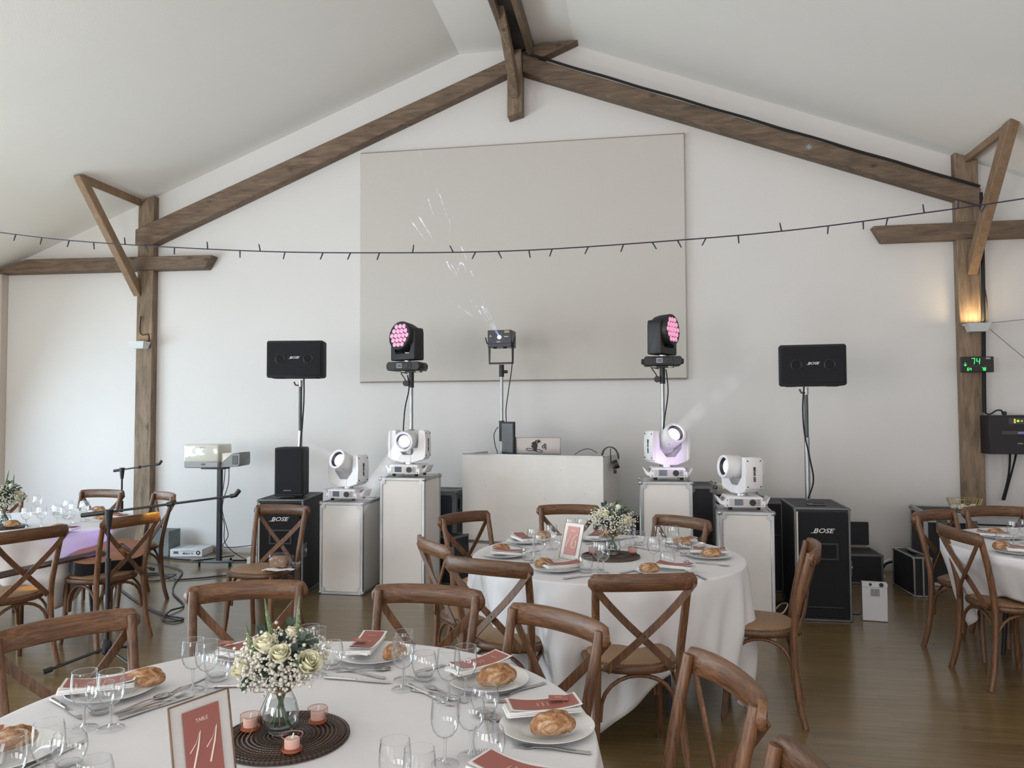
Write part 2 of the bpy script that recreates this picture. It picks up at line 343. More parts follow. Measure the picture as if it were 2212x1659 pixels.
kp = beam('king_post', [(-1.385, 4.76), (-1.225, 4.80), (-1.225, 5.56), (-1.385, 5.56)], TY - .05, 8.2, W_BEAM_Z, 'short timber king post hanging at the centre of the gable')
beam('ridge_beam', [(-1.37, 5.42), (-1.31, 5.42), (-1.31, 5.57), (-1.37, 5.57)], 1.0, 8.15, wood('old_beam_depth', (.10, .068, .047), (.22, .15, .10), 1, .7, 1), 'left ridge timber running overhead towards the viewer')
beam('ridge_beam', [(-1.31, 5.49), (-1.16, 5.49), (-1.16, 5.57), (-1.31, 5.57)], 1.0, 8.15, mat('ridge_gap_shade', (.035, .028, .024), .8, var=.3), 'dark strip of painted shade in the gap between the two ridge timbers')  # filler strip, the shade of the open gap put into its colour
beam('ridge_beam', [(-1.16, 5.42), (-1.10, 5.42), (-1.10, 5.57), (-1.16, 5.57)], 1.0, 8.15, MATS['old_beam_depth'], 'right ridge timber running overhead towards the viewer')
beam('ridge_brace', [(8.03, 4.95), (8.03, 5.20), (7.15, 5.56), (7.02, 5.56), (7.45, 5.30)], -1.34, -1.26, W_BEAM_Z, 'curved timber brace from the king post up to the ridge', plane='yz')
beam('knee_brace', [(8.08, 2.95), (8.08, 3.11), (7.20, 4.07), (7.07, 4.07)], -5.83, -5.745, W_NEW, 'slanting timber brace from the left post up to the ceiling', plane='yz')
beam('knee_brace', [(8.08, 2.90), (8.08, 3.06), (7.28, 4.09), (7.13, 4.09)], 3.155, 3.245, W_NEW, 'slanting timber brace from the right post up to the ceiling', plane='yz')
beam('purlin', [(-5.79, 4.02), (-5.755, 4.02), (-5.755, 4.12), (-5.79, 4.10)], 7.12, 8.1, W_NEW, 'thin purlin edge along the ceiling above the left brace')
beam('purlin', [(3.17, 4.02), (3.215, 4.02), (3.215, 4.10), (3.17, 4.12)], 7.18, 8.1, W_NEW, 'thin purlin edge along the ceiling above the right brace')
for nm, x, z, lb in (('connector_plate', -1.302, 4.99, 'small square steel nail plate on the king post'), ('connector_plate', 1.70, 4.245, 'small square steel nail plate on the right rafter')):
    o = thing(nm, lb, 'bracket', (x, TY - .052 if x < 0 else TY - .037, z)); B().box(0, 0, 0, .055, .004, .055, .001).obj('plate', M_ALU, o)
    for q in (-1, 1):
        for p in (-1, 1): B().cyl((q * .017, -.004, p * .017), (q * .017, 0, p * .017), .005, n=8).obj('screw', M_BLKM, o)
# big canvas panel
pn = thing('wall_panel', 'large blank grey stretched panel high on the back wall', 'panel', (-1.303, 8.17, 3.215))
B().box(0, .0, 0, 3.56, .05, 2.57, .006).obj('canvas', M_PANEL, pn)
B().box(0, .012, 1.292, 3.57, .03, .012).obj('top_edge', mat('panel_wood_edge', (.33, .25, .22), .7), pn)
B().box(0, .012, -1.292, 3.57, .03, .012).obj('bottom_edge', MATS['panel_wood_edge'], pn)

# ---------------------------------------------------------------- chairs
def mk_chair():
    t = thing('dining_chair', 'x', 'chair')
    n = 17; rings = []
    b = B()
    for i in range(n):                                    # bent top rail, bowed backwards with rounded ends
        u = -1 + 2 * i / (n - 1); x = .232 * math.sin(u * 1.25) / math.sin(1.25); y = -.213 - .075 * math.cos(u * 1.25) ** 1.0 + .075 * math.cos(1.25)
        e = min(1, (1 - abs(u)) / .14); hh = .0335 * (.35 + .65 * math.sqrt(max(0, 1 - (1 - e) ** 2))); zc = .842 + .008 * (1 - u * u) + .014 * abs(u) ** 3 * 0
        du = .02; x2 = .232 * math.sin((u + du) * 1.25) / math.sin(1.25); y2 = -.213 - .075 * math.cos((u + du) * 1.25) + .075 * math.cos(1.25)
        tg = Vector((x2 - x, y2 - y, 0)).normalized(); nn = Vector((-tg.y, tg.x, 0)); th = .011
        pr = [(-th, -hh), (-th * .5, -hh - .004), (th * .5, -hh - .004), (th, -hh), (th * 1.1, 0), (th, hh), (th * .5, hh + .004), (-th * .5, hh + .004), (-th, hh), (-th * 1.1, 0)]
        rings.append([b.bm.verts.new(Vector((x, y, zc)) + nn * p[0] + Vector((0, -.06 * (p[1]), p[1]))) for p in pr])
    b.skin(rings); b.obj('top_rail', W_CHX, t, ang=60)
    for s in (-1, 1):
        B().tube([(s * .203, -.213, .865), (s * .203, -.203, .82), (s * .197, -.168, .68), (s * .187, -.137, .52), (s * .186, -.130, .40), (s * .190, -.136, .25), (s * .200, -.155, .10), (s * .210, -.180, 0)],
                 [.0165, .0175, .018, .0185, .019, .018, .017, .0165], 12, smooth=4).obj('leg', W_CH, t, ang=60)
        B().tube([(s * .165, .185, .45), (s * .170, .190, .30), (s * .178, .198, .15), (s * .190, .215, 0)], [.019, .0185, .0175, .0155], 12, smooth=3).obj('leg', W_CH, t, ang=60)
        # crossed back slats
        sl = [(s * .222, -.232, .838), (s * .155, -.222 - .004 * s, .755), (s * .06, -.205 - .007 * s, .655), (-s * .04, -.186 - .007 * s, .56), (-s * .125, -.163, .475), (-s * .150, -.156, .445)]
        B().tube(sl, 1, smooth=3, prof=[(-.0155, -.0042), (.0155, -.0042), (.0155, .0042), (-.0155, .0042)], up=(0, -1, .25)).obj('back_slat', W_CH, t)
        # bent arches
        def arch(p, q, top, nm='bent_brace'):
            p = Vector(p); q = Vector(q); pts = []
            for i in range(13):
                a = PI * i / 12; c = p.lerp(q, .5 - .5 * math.cos(a)); c.z = p.z + (top - p.z) * math.sin(a) ** .7; pts.append(c)
            return B().tube(pts, .0095, 8).obj(nm, W_CH, t, ang=60)
        arch((s * .182, -.125, .22), (s * .166, .175, .22), .415)
    def arch2(y, hx):
        pts = []
        for i in range(13):
            a = PI * i / 12; pts.append((-hx * math.cos(a), y, .22 + .195 * math.sin(a) ** .7))
        return B().tube(pts, .0095, 8).obj('bent_brace', W_CH, t, ang=60)
    arch2(-.125, .172); arch2(.175, .152)
    def outline(g, k=40):
        o = []
        for i in range(k):
            a = 2 * PI * i / k; c, s_ = math.cos(a), math.sin(a); e = 2.6
            x = abs(c) ** (2 / e) * (1 if c > 0 else -1); y = abs(s_) ** (2 / e) * (1 if s_ > 0 else -1)
            wd = .185 + .03 * (y + 1) / 2 * 1.2; o.append(((wd + g) * x, .045 + (.195 + g) * y))
        return o
    b = B(); lv = [(-.004, .425), (.006, .430), (.010, .445), (.006, .457), (-.003, .460)]
    b.skin([[b.bm.verts.new((x, y, z)) for x, y in outline(g)] for g, z in lv]); b.obj('seat_frame', W_CHX, t, ang=50)
    b = B(); lv = [(-.016, .457), (-.014, .467), (-.024, .473), (-.07, .479), (-.13, .482)]
    b.skin([[b.bm.verts.new((x, y, z)) for x, y in outline(g)] for g, z in lv]); b.obj('seat', M_CANE, t, ang=70)
    for p, d in (((0.01, -.206, .607), .006), ((.205, -.196, .835), .007), ((-.205, -.196, .835), .007), ((.147, -.168, .452), .005), ((-.147, -.168, .452), .005)):
        B().sph((0, 0, 0), d, 8, (1, .6, 1)).obj('bolt', M_BLKM if d < .0065 else M_STEEL, t, p)
    return t
CH = mk_chair(); used = [False]
def chair(x, y, ang, tgt, label, group):
    rz = R(ang); fx, fy = -math.sin(rz), math.cos(rz)
    if fx * (tgt[0] - x) + fy * (tgt[1] - y) < 0: rz += PI; fx, fy = -fx, -fy
    loc = (x + fx * .215, y + fy * .215, 0)
    if not used[0]:
        used[0] = True; CH.location = loc; CH.rotation_euler = (0, 0, rz); CH['label'] = label; CH['group'] = group; TREE[CH] = [(c, kids(c)) for c in kids(CH)]; return CH
    return dup(CH, loc, rz, label, group)
T11 = (-.91, 1.86); T16 = (-.20, 4.45); TL = (-4.6, 5.1); TR = (2.64, 5.15)
g11, g16, gl, gr = 'chairs around the number 11 table', 'chairs around the number 16 table', 'chairs around the far left table', 'chairs around the far right table'
W = 'brown wooden cross-back chair '
chair(-1.20, 5.21, 54, T16, W + 'behind table 16, in front of the white booth\'s left edge', g16)
chair(-1.12, 4.11, -54, T16, W + 'at the left end of table 16, seen almost edge-on', g16)
chair(-.72, 3.61, -18, T16, W + 'with its back turned, front left of table 16', g16)
chair(0, 3.39, 14.2, T16, W + 'with its back turned, centred in front of table 16', g16)
chair(.86, 4.26, -99, T16, W + 'seen side-on at the right end of table 16', g16)
chair(-.54, 5.75, 7.8, T16, W + 'behind table 16, directly in front of the white booth', g16)
chair(.25, 5.19, -40, T16, W + 'behind table 16, in front of the white cases at right', g16)
chair(-1.9, 2.32, 56.9, T11, W + 'at far left of table 11, cut by the picture edge', g11)
chair(-1.58, 2.92, 23.1, T11, W + 'behind table 11, above the big bouquet', g11)
chair(-.84, 2.96, -5.7, T11, W + 'behind table 11, second right of the bouquet', g11)
chair(-.30, 2.65, -37.1, T11, W + 'behind table 11, right of the bread plate', g11)
chair(.20, 2.14, -71, T11, W + 'at the right of table 11, standing over open floor', g11)
chair(.30, 1.53, -84, T11, W + 'at the bottom picture edge, nearest to the viewer', g11)
chair(-3.68, 4.16, 70.6, TL, W + 'in front of the left table, at the picture\'s left edge', gl)
chair(-3.47, 4.81, 75.1, TL, W + 'carrying the acoustic guitar beside the left table', gl)
chair(-4.15, 6.19, -34.7, TL, W + 'right of the left table, behind the guitar chair', gl)
chair(-4.88, 6.35, -1.6, TL, W + 'behind the left table, by the rear microphone stand', gl)
chair(-5.62, 5.95, 40, TL, W + 'behind the bouquet of the left table', gl)
chair(-2.68, 5.46, -5.5, (-2.7, 4), W + 'standing alone with a bagged loaf on its seat', 'lone chairs by the equipment')
chair(2.0, 5.75, 36.8, TR, W + 'left behind the right table, near the briefcase', gr)
chair(1.86, 4.96, -83, TR, W + 'in front of the right table, its back turned', gr)
chair(2.51, 6.06, 7.9, TR, W + 'behind the right table, below the wire basket', gr)

# ---------------------------------------------------------------- tables and cloths
def table(c, r, label):
    t = thing('round_table', label, 'table', (c[0], c[1], 0))
    B().cyl((0, 0, .728), (0, 0, .752), r - .018, n=64).obj('tabletop', mat('plywood', (.4, .28, .17), .6), t)
    for k in range(4):
        a = PI / 4 + k * PI / 2; B().tube([(r * .55 * math.cos(a), r * .55 * math.sin(a), .728), (r * .62 * math.cos(a), r * .62 * math.sin(a), 0)], .014, 10).obj('leg', M_BLKM, t)
def cloth(c, r, rot, side, seed, label, cmin=.30, cmax=.70, flare=1.0):
    rnd = random.Random(seed); b = B(); n = 288; nv = 22; z0 = .7590
    ph = [rnd.uniform(0, 6.28) for _ in range(6)]
    rings = []
    for rr in (.02, .3, .6, .85, .97): rings.append([(rr * r, z0)] * n)
    pts = []
    for i in range(n):
        a = 2 * PI * i / n; q = (a - rot) % (PI / 2) - PI / 4; cor = math.cos(2 * q)          # cor = 1 at a corner of the square cloth
        drop = cmin + (cmax - cmin) * max(0, cor) ** 2.6 + .012 * math.sin(5 * a + ph[0])
        w = math.sin(a * 13 + ph[1] + .8 * math.sin(a * 3 + ph[2])) * .6 + math.sin(a * 23 + ph[3]) * .35 + .75 * math.cos(q * 12) * max(0, cor) ** 1.5
        pts.append((a, drop, w, cor))
    for rr in (.02, .3, .6, .85, .97): rings[(.02, .3, .6, .85, .97).index(rr)] = [b.bm.verts.new((rr * r * math.cos(p[0]), rr * r * math.sin(p[0]), z0)) for p in pts]
    R2 = rings
    for j in range(nv + 1):
        v = j / nv; ring = []
        for (a, drop, w, cor) in pts:
            if j < 4:
                t = j / 4 * PI / 2; rad = r - .008 + .010 * math.sin(t); z = z0 - .010 * (1 - math.cos(t))
            else:
                s = (j - 4) / (nv - 4); d = s * drop; z = z0 - .010 - d; k = min(1, d / .30)
                rad = r + .002 + flare * .105 * k * (w * .5 + .5) * (.6 + .8 * max(0, cor)) + flare * .03 * k * max(0, cor) - .012 * k * (1 - max(0, cor)) - (1 - flare) * .17 * max(0, s - .12)
                rad += .007 * math.sin(31 * a + 7 * d + ph[4]) * k + .010 * k * math.sin(13 * a - 9 * d + ph[5]) 
            ring.append(b.bm.verts.new((rad * math.cos(a), rad * math.sin(a), max(z, .006))))
        R2.append(ring)
    b.skin(R2, cap=False); b.bm.faces.new(R2[0])
    o = b.obj('tablecloth', M_CLOTH, None, (c[0], c[1], 0), ang=80)
    md = o.modifiers.new('thickness', 'SOLIDIFY'); md.thickness = .0015; md.offset = -1
    return tag(o, label, 'tablecloth', 'white tablecloths over the round tables')
table(T11, .80, 'round table under the white cloth nearest to the viewer')
table(T16, .765, 'round table under the white cloth in the middle of the hall')
table(TL, .80, 'round table under the white cloth at the far left')
table(TR, .78, 'round table under the white cloth at the far right')
cloth(T11, .80, .35, 1, 3, 'white tablecloth over the nearest table, number 11')
cloth(T16, .765, R(35), 1, 7, 'white tablecloth with long folds over table 16', .42, .73, .55)
cloth(TL, .80, .25, 1, 11, 'white tablecloth over the far left table behind the microphone stand', .22, .50, .3)
cloth(TR, .78, .5, 1, 15, 'white tablecloth over the far right table below the wall box', .26, .52, .0)
# ---------------------------------------------------------------- sound and light equipment
def flightcase(name, label, cat, loc, rz, w, d, h, panel, trim=M_ALU, group=None, e=.028):
    """origin: middle of the front bottom edge, body extends towards +Y"""
    t = thing(name, label, cat, loc, rz, group)
    B().box(0, d / 2, h / 2, w - .008, d - .008, h - .008).obj('panel', panel, t)
    for sx in (-1, 1):
        for sy in (0, 1):
            x = sx * (w / 2 - e / 2 + .002); y = e / 2 - .002 if sy == 0 else d - e / 2 + .002
            B().prism([(x - e / 2, y - e / 2), (x + e / 2, y - e / 2), (x + e / 2, y + e / 2), (x - e / 2, y + e / 2)], 0.01, h, 'xy', .004).obj('edge_trim', trim, t)
    for z in (e / 2, h - e / 2 + .002):
        for y in (e / 2 - .002, d - e / 2 + .002): B().box(0, y, z, w - .02, e, e, .004).obj('edge_trim', trim, t)
        for sx in (-1, 1): B().box(sx * (w / 2 - e / 2 + .002), d / 2, z, e, d - .02, e, .004).obj('edge_trim', trim, t)
    for sx in (-1, 1):
        for y, q in ((0.004, -1), (d - .004, 1)):
            for z in (.018, h - .012):
                ks = 1.0 if e > .024 else .5; b = B().sph((sx * (w / 2 - .006 * ks), y + .010 * -q * ks, z if z > h / 2 else .018 * ks), .022 * ks, 12)
                if q < 0 and ks == 1.0:
                    s2 = 1 if z < h / 2 else -1
                    b.cyl((sx * (w / 2 - .032), -.003, z + s2 * .026), (sx * (w / 2 - .032), .006, z + s2 * .026), .020, n=12)
                b.obj('corner_ball', trim, t)
    return t
def case_latch(t, x, y, z, rz=0):
    p = B().box(0, 0, 0, .10, .008, .12, .004).obj('latch', M_ALU2, t, (x, y, z), (0, 0, rz)); B().cyl((0, -.012, 0), (0, 0, 0), .022, n=12).obj('latch_knob', M_STEEL, p); return p

def beam_light(label, loc, rz, pan, tilt, h_ob, es, color=(.86, .82, 1.0)):
    t = thing('moving_head_light', label, 'stage light', loc, rz, 'white moving head lights')
    w = .30; d = .27
    pr = [(-w / 2, .024), (w / 2, .024), (w / 2 + .003, .055), (w / 2 - .018, .095), (w / 2 - .028, .102), (-w / 2 + .028, .102), (-w / 2 + .018, .095), (-w / 2 - .003, .055)]
    B().prism(pr, -d / 2, d / 2, 'xz', .004).obj('base', M_WPL, t)
    B().box(.0, -d / 2 - .001, .060, .235, .006, .056, .002).obj('front_panel', mat('panel_grey', (.55, .53, .53), .5), t)
    B().box(-.048, -d / 2 - .006, .062, .062, .004, .046, .002).obj('display', mat('display_glass', (.10, .12, .16), .15), t)
    B().cyl((.055, -d / 2 - .014, .060), (.055, -d / 2, .060), .024, n=24).obj('knob', M_BLK, t)
    for k in range(4): B().box(.098, -d / 2 - .005, .078 - k * .012, .022, .001, .004).obj('marking', M_INK, t)
    for sx in (-1, 1):
        for z in (.038, .082 - .004): B().cyl((sx * .132, -d / 2 - .003, z), (sx * .132, -d / 2 + .002, z), .0042, n=8).obj('screw', M_INK, t)
        for sy in (-1, 1): B().cyl((sx * .105, sy * .095, 0), (sx * .105, sy * .095, .028), .014, .016, 12).obj('rubber_foot', M_RUB, t)
        B().prism([(sx * .148, .028), (sx * .176, .040), (sx * .200, .094), (sx * .191, .097), (sx * .168, .062), (sx * .150, .064)], -.075, .075, 'xz', .003).obj('handle', M_WPL, t)
        for k in range(5): B().box(sx * .1485, -.06 + k * .018, .083, .004, .010, .018).obj('vent', mat('vent_shadow', (.22, .21, .22), .7), t)
    B().cyl((0, 0, .100), (0, 0, .122), .045, n=24).obj('pan_bearing', M_STEEL, t)
    yk = bpy.data.objects.new('yoke', B().prism([(-.162, .395), (-.168, .30), (-.166, .185), (-.155, .145), (-.055, .118), (.055, .118), (.155, .145), (.166, .185), (.168, .30), (.162, .395), (.150, .402), (.106, .402), (.104, .395), (.104, .250), (.042, .180), (-.042, .180), (-.104, .250), (-.104, .395), (-.106, .402), (-.150, .402)], -.062, .062, 'xz', .004).mesh('yoke', M_WPL)); COL.objects.link(yk); yk.parent = t; yk.rotation_euler = (0, 0, pan)
    for sx in (-1, 1):
        B().prism([(.150 * sx, .150), (.172 * sx, .165), (.176 * sx, .28), (.170 * sx, .392), (.150 * sx, .400)], -.072, .072, 'xz', .004).obj('yoke_cover', M_WPL, yk)
        for y in (-.055, .055):
            for z in (.18, .375): B().sph((sx * (.1725 if z > .3 else .174), y, z), .0055, 8).obj('screw', M_INK, yk)
        text('lettering', 'BEAM 230', .026, M_INK, yk, (sx * .1775, 0, .275), (PI / 2, PI / 2, sx * PI / 2), .0006, .15, .0012)
    B().box(0, -.063, .150, .07, .006, .052, .002).obj('service_cover', M_WPL, yk)
    # tilting head
    hd = B()
    hd.lathe([(.070, .165), (.086, .163), (.089, .150), (.089, .10), (.084, .02), (.080, -.02)], 40); hd.lathe([(.070, .165), (.069, .120)], 40)
    n = 28; rings = []
    for (z, a, bx, by) in ((-.02, 1, .080, .080), (-.05, .6, .084, .082), (-.10, .35, .086, .080), (-.15, .35, .080, .072), (-.165, .35, .070, .062)):
        rg = []
        for i in range(n):
            th = 2 * PI * i / n; c, s_ = math.cos(th), math.sin(th); rg.append(hd.bm.verts.new((bx * abs(c) ** a * (1 if c > 0 else -1), by * abs(s_) ** a * (1 if s_ > 0 else -1), z)))
        rings.append(rg)
    hd.skin(rings, cap=False); hd.bm.faces.new(list(reversed(rings[-1])))
    head = bpy.data.objects.new('head', hd.mesh('head', M_WPL, 45)); COL.objects.link(head); head.parent = t
    P = Matrix.Rotation(pan, 4, 'Z'); T = Matrix.Rotation(PI / 2 - tilt, 4, 'X')
    mh = Matrix.Translation((0, 0, .315)) @ P @ T; head.matrix_local = mh
    B().lathe([(.068, .150), (.052, .128)], 40).obj('bezel', M_BLK, head)
    lens = mat('lit_lens_%d' % int(es * 10), (.9, .9, 1), .2, 0, color, es)
    B().lathe([(.0001, .138), (.03, .136), (.040, .134)], 32).obj('lens', lens, head); B().lathe([(.040, .134), (.047, .131), (.054, .129)], 32).obj('lens_rim', mat('lens_rim_%d' % int(es * 10), (.8, .75, 1), .2, 0, (.62, .54, 1.0), .9 + es * .07), head)
    for x in (-.05, .05): B().sph((x, -.072, .10), .005, 8).obj('screw', M_INK, head)
    B().box(0, .083, -.06, .05, .006, .045, .002).obj('top_vent', MATS['vent_shadow'], head)
    return t, mh
cSL = flightcase('flight_case', 'short white flight case left of the tall one, moving light on top', 'flight case', (-2.59, 6.41, 0), R(-1), .40, .45, .80, M_WPAN, group='white flight cases')
cTL = flightcase('flight_case', 'tall white flight case left of the white booth', 'flight case', (-2.035, 6.40, 0), R(-3), .405, .45, 1.02, M_WPAN, group='white flight cases')
cTR = flightcase('flight_case', 'tall white flight case right of the white booth', 'flight case', (.195, 6.30, 0), R(1), .41, .45, 1.02, M_WPAN, group='white flight cases')
cSR = flightcase('flight_case', 'short white flight case beside the right black subwoofer', 'flight case', (.775, 6.01, 0), R(-1.5), .395, .45, .825, M_WPAN, group='white flight cases')
bl = [beam_light('white moving head light on the short left flight case, aimed left', (-2.60, 6.60, .805), R(-6), R(-14), R(20), 0, 5),
      beam_light('white moving head light on the tall left flight case, aimed at the viewer', (-2.03, 6.60, 1.025), R(-6), R(3), R(-4), 0, 14),
      beam_light('white moving head light on the tall right flight case, aimed up right', (.21, 6.48, 1.025), R(4), R(24), R(26), 0, 8),
      beam_light('white moving head light on the short right flight case, turned sideways', (.765, 6.19, .83), R(3), R(-68), R(5), 0, 2.2)]

def wash_light(label, loc, rz, pan, tilt):
    t = thing('led_wash_light', label, 'stage light', loc, rz, 'black LED wash lights')
    B().prism([(-.165, .03), (-.15, .005), (.15, .005), (.165, .03), (.165, .06), (.15, .085), (-.15, .085), (-.165, .06)], -.11, .11, 'xz', .006).obj('base', M_BLK, t)
    B().box(0, -.112, .045, .17, .006, .055, .003).obj('front_panel', M_BLKM, t)
    p = B().box(-.03, -.117, .048, .052, .004, .042, .003).obj('display', mat('pale_frame', (.45, .45, .47), .4), t); B().box(-.03, -.120, .048, .040, .003, .030, .001).obj('screen', MATS['display_glass'], p)
    B().cyl((.045, -.122, .045), (.045, -.112, .045), .015, n=16).obj('knob', M_BLK, t)
    for s in (-1, 1): B().box(s * .172, 0, .045, .02, .10, .045, .006).obj('handle', M_BLK, t)
    B().cyl((0, 0, .085), (0, 0, .105), .035, n=20).obj('pan_bearing', M_STEEL, t)
    yk = bpy.data.objects.new('yoke', B().prism([(-.155, .36), (-.158, .11), (-.150, .102), (.150, .102), (.158, .11), (.155, .36), (.145, .40), (.115, .40), (.113, .20), (.09, .155), (-.09, .155), (-.113, .20), (-.115, .40), (-.145, .40)], -.065, .065, 'xz', .008).mesh('yoke', M_BLK)); COL.objects.link(yk); yk.parent = t; yk.rotation_euler = (0, 0, pan)
    hb = B(); hb.lathe([(.105, .105), (.132, .105), (.137, .095), (.137, .0), (.130, -.04), (.100, -.085), (.07, -.10), (.0001, -.10)], 40); hb.lathe([(.125, .104), (.0001, .098)], 40)
    head = bpy.data.objects.new('head', hb.mesh('head', M_BLK, 40)); COL.objects.link(head); head.parent = t
    head.matrix_local = Matrix.Translation((0, 0, .315)) @ Matrix.Rotation(pan, 4, 'Z') @ Matrix.Rotation(PI / 2 - tilt, 4, 'X')
    pk = mat('lit_pink_cell', (.55, .25, .36), .3, 0, (1.0, .42, .66), .62); cells = [(0, 0)] + [(.049 * math.cos(k * PI / 3), .049 * math.sin(k * PI / 3)) for k in range(6)]
    cells += [(.098 * math.cos(k * PI / 3), .098 * math.sin(k * PI / 3)) for k in range(6)] + [(.087 * math.cos(k * PI / 3 + PI / 6), .087 * math.sin(k * PI / 3 + PI / 6)) for k in range(6)]
    for x, y in cells: B().lathe([(.0225, .100), (.020, .109), (.012, .113), (.0001, .114)], 12, (x, y, 0)).obj('lens_cell', pk, head)
    return t
wash_light('black LED wash light on a pole at left, pink cells facing left', (-2.145, 6.9, 1.965), R(-6), R(-22), R(8))
wash_light('black LED wash light on a pole at right, pink cells facing right', (.19, 6.85, 1.975), R(2), R(60), R(3))
def tripod(name, label, loc, ztop, r=.017, group=None, low=.9, pm=None):
    t = thing(name, label, 'stand', loc, 0, group); pm = pm or M_ALU
    B().cyl((0, 0, .12), (0, 0, ztop * .55), r * 1.35, n=20).obj('lower_tube', pm, t); B().cyl((0, 0, ztop * .5), (0, 0, ztop), r, n=20).obj('upper_tube', pm, t)
    B().cyl((0, 0, ztop * .53), (0, 0, ztop * .53 + .07), r * 1.8, n=16).obj('collar', M_BLK, t)
    for k in range(3):
        a = PI / 6 + k * 2 * PI / 3; l = B().tube([(.02 * math.cos(a), .02 * math.sin(a), .55), (.28 * math.cos(a), .28 * math.sin(a), .02)], .011, 8).obj('leg', pm, t)
        B().sph((.28 * math.cos(a), .28 * math.sin(a), .018), .017, 8).obj('rubber_foot', M_RUB, l)
    return t
def wash_stand(x, y, z, lb):
    t = tripod('lighting_stand', lb, (x, y, 0), z - .02)
    B().cyl((0, 0, z - .15), (0, 0, z - .005), .024, n=16).obj('top_socket', M_BLK, t); B().box(0, 0, z - .005, .20, .05, .008, .002).obj('mounting_bar', M_BLK, t)
    B().tube([(-.03, -.02, z - .02), (-.09, -.03, z - .012), (-.06, -.03, z - .06), (-.035, -.03, z - .11)], .005, 6, smooth=4).obj('safety_loop', M_BLK, t)
    k = B().cyl((-.045, -.035, z - .11), (-.045, .01, z - .11), .028, n=16).obj('clamp_knob', M_BLK, t)
    for s, q in ((-1, mat('pale_clamp', (.55, .52, .42), .5)), (1, MATS['pale_clamp'])): B().box(s * .07, -.02, z - .0015, .045, .03, .018, .007).obj('clamp_foot', q, t)
    return t
wash_stand(-2.105, 6.9, 1.965, 'silver pole stand carrying the left black LED wash light'); wash_stand(.19, 6.85, 1.975, 'silver pole stand carrying the right black LED wash light')
def cable(name, pts, r, lb, m=M_RUB, group=None, smooth=8, cat='cable'):
    o = B().tube(pts, r, 6, smooth=smooth).obj(name, m, None, ang=80); return tag(o, lb, cat, group)
cable('cable', [(-2.13, 6.86, 1.93), (-2.11, 6.84, 1.80), (-2.15, 6.84, 1.60), (-2.165, 6.84, 1.30), (-2.15, 6.86, 1.05)], .006, 'black cable hanging down the left wash light pole')
cable('cable', [(.22, 6.81, 1.95), (.235, 6.80, 1.75), (.20, 6.80, 1.5), (.16, 6.80, 1.2), (.17, 6.82, 1.03)], .006, 'black cable hanging down the right wash light pole')

# DJ booth: white panel front with returns, shelf and table gear
bt = thing('dj_booth', 'long white DJ booth standing before the back wall', 'booth', (-1.0, 6.97, 0), R(-14.5))
bw_ = 1.39
B().box(0, 0, .785, bw_, .02, .81, .003).obj('front_board', M_WSAT, bt); B().box(0, .004, .19, bw_, .02, .36, .003).obj('lower_board', M_WSAT, bt)
for k in range(3): B().box(0, -.012, .363 + k * .011, bw_, .006, .008, .002).obj('rail_strip', M_ALU, bt)
for s in (-1, 1): B().box(s * (bw_ / 2 - .010), .26, .60, .02, .50, 1.185, .003).obj('side_board', M_WSAT, bt)
B().box(0, .012, 1.188, bw_, .045, .014, .002).obj('top_rail', M_ALU, bt); B().box(0, .27, 1.10, bw_ - .05, .46, .02).obj('shelf', M_BLK, bt)
def bw2(x, y, z): return bt.matrix_basis @ Vector((x, y, z))
bt.matrix_basis = Matrix.Translation((-1.0, 6.97, 0)) @ Matrix.Rotation(R(-14.5), 4, 'Z')
for px, pz in ((-.45, .9), (.1, .84), (.14, .80), (.52, .86), (.3, 1.06), (-.35, .55), (.58, .62), (-.55, .48), (-.53, .40)): B().cyl((px, -.0115, pz), (px, -.009, pz), .004, n=8).obj('dent', mat('scuff', (.35, .33, .31), .7), bt)
# laptop lid with the dj sticker
lp = thing('laptop', 'silver laptop with a dj sticker on the white booth', 'laptop', (-.965, 7.16, 1.112), R(-5))
M_LAP = mat('laptop_silver', (.36, .34, .33), .35, .55)
B().box(0, .12, .008, .46, .24, .016, .004).obj('keyboard_base', M_LAP, lp)
lid = B().box(0, 0, .115, .46, .010, .235, .004).obj('lid', M_LAP, lp, (0, 0, .002), (R(6), 0, 0))
fig = B()   # sticker: a figure bent over turntables
def disc(b, x, z, rx, rz_, rot=0, n=20):
    vs = [b.bm.verts.new((x + rx * math.cos(2 * PI * i / n) * math.cos(rot) - rz_ * math.sin(2 * PI * i / n) * math.sin(rot), -.0065, z + rx * math.cos(2 * PI * i / n) * math.sin(rot) + rz_ * math.sin(2 * PI * i / n) * math.cos(rot))) for i in range(n)]
    b.bm.faces.new(vs)
def poly(b, P): b.bm.faces.new([b.bm.verts.new((x, -.0063, z)) for x, z in P])
disc(fig, .022, .196, .013, .018, -.5); poly(fig, [(.012, .212), (.030, .214), (.044, .196), (.048, .182), (.040, .186), (.030, .200)]); poly(fig, [(-.014, .194), (.002, .212), (.010, .208), (.0, .188)])
poly(fig, [(-.050, .172), (-.030, .192), (-.006, .196), (.008, .182), (.014, .164), (.010, .140), (.004, .122), (.006, .106), (-.030, .106), (-.028, .128), (-.050, .146), (-.050, .154), (-.034, .166)])
for cx, rx in ((-.062, .034), (.022, .036)):
    fig.tube([(cx + rx * math.cos(2 * PI * i / 24), -.0062, (.120 if cx < 0 else .108) + .011 * math.sin(2 * PI * i / 24) - .12 * rx * math.cos(2 * PI * i / 24)) for i in range(24)], .0035, 6, closed=True)
fig.obj('sticker', M_INK, lid)
text('sticker_text', 'dj', .064, M_INK, lid, (.075, -.0064, .152), FRONT, .0004, 0, .0018)
mo = thing('monitor', 'thin upright black monitor beside the laser pole', 'monitor', (-1.25, 7.25, 1.112), R(-58))
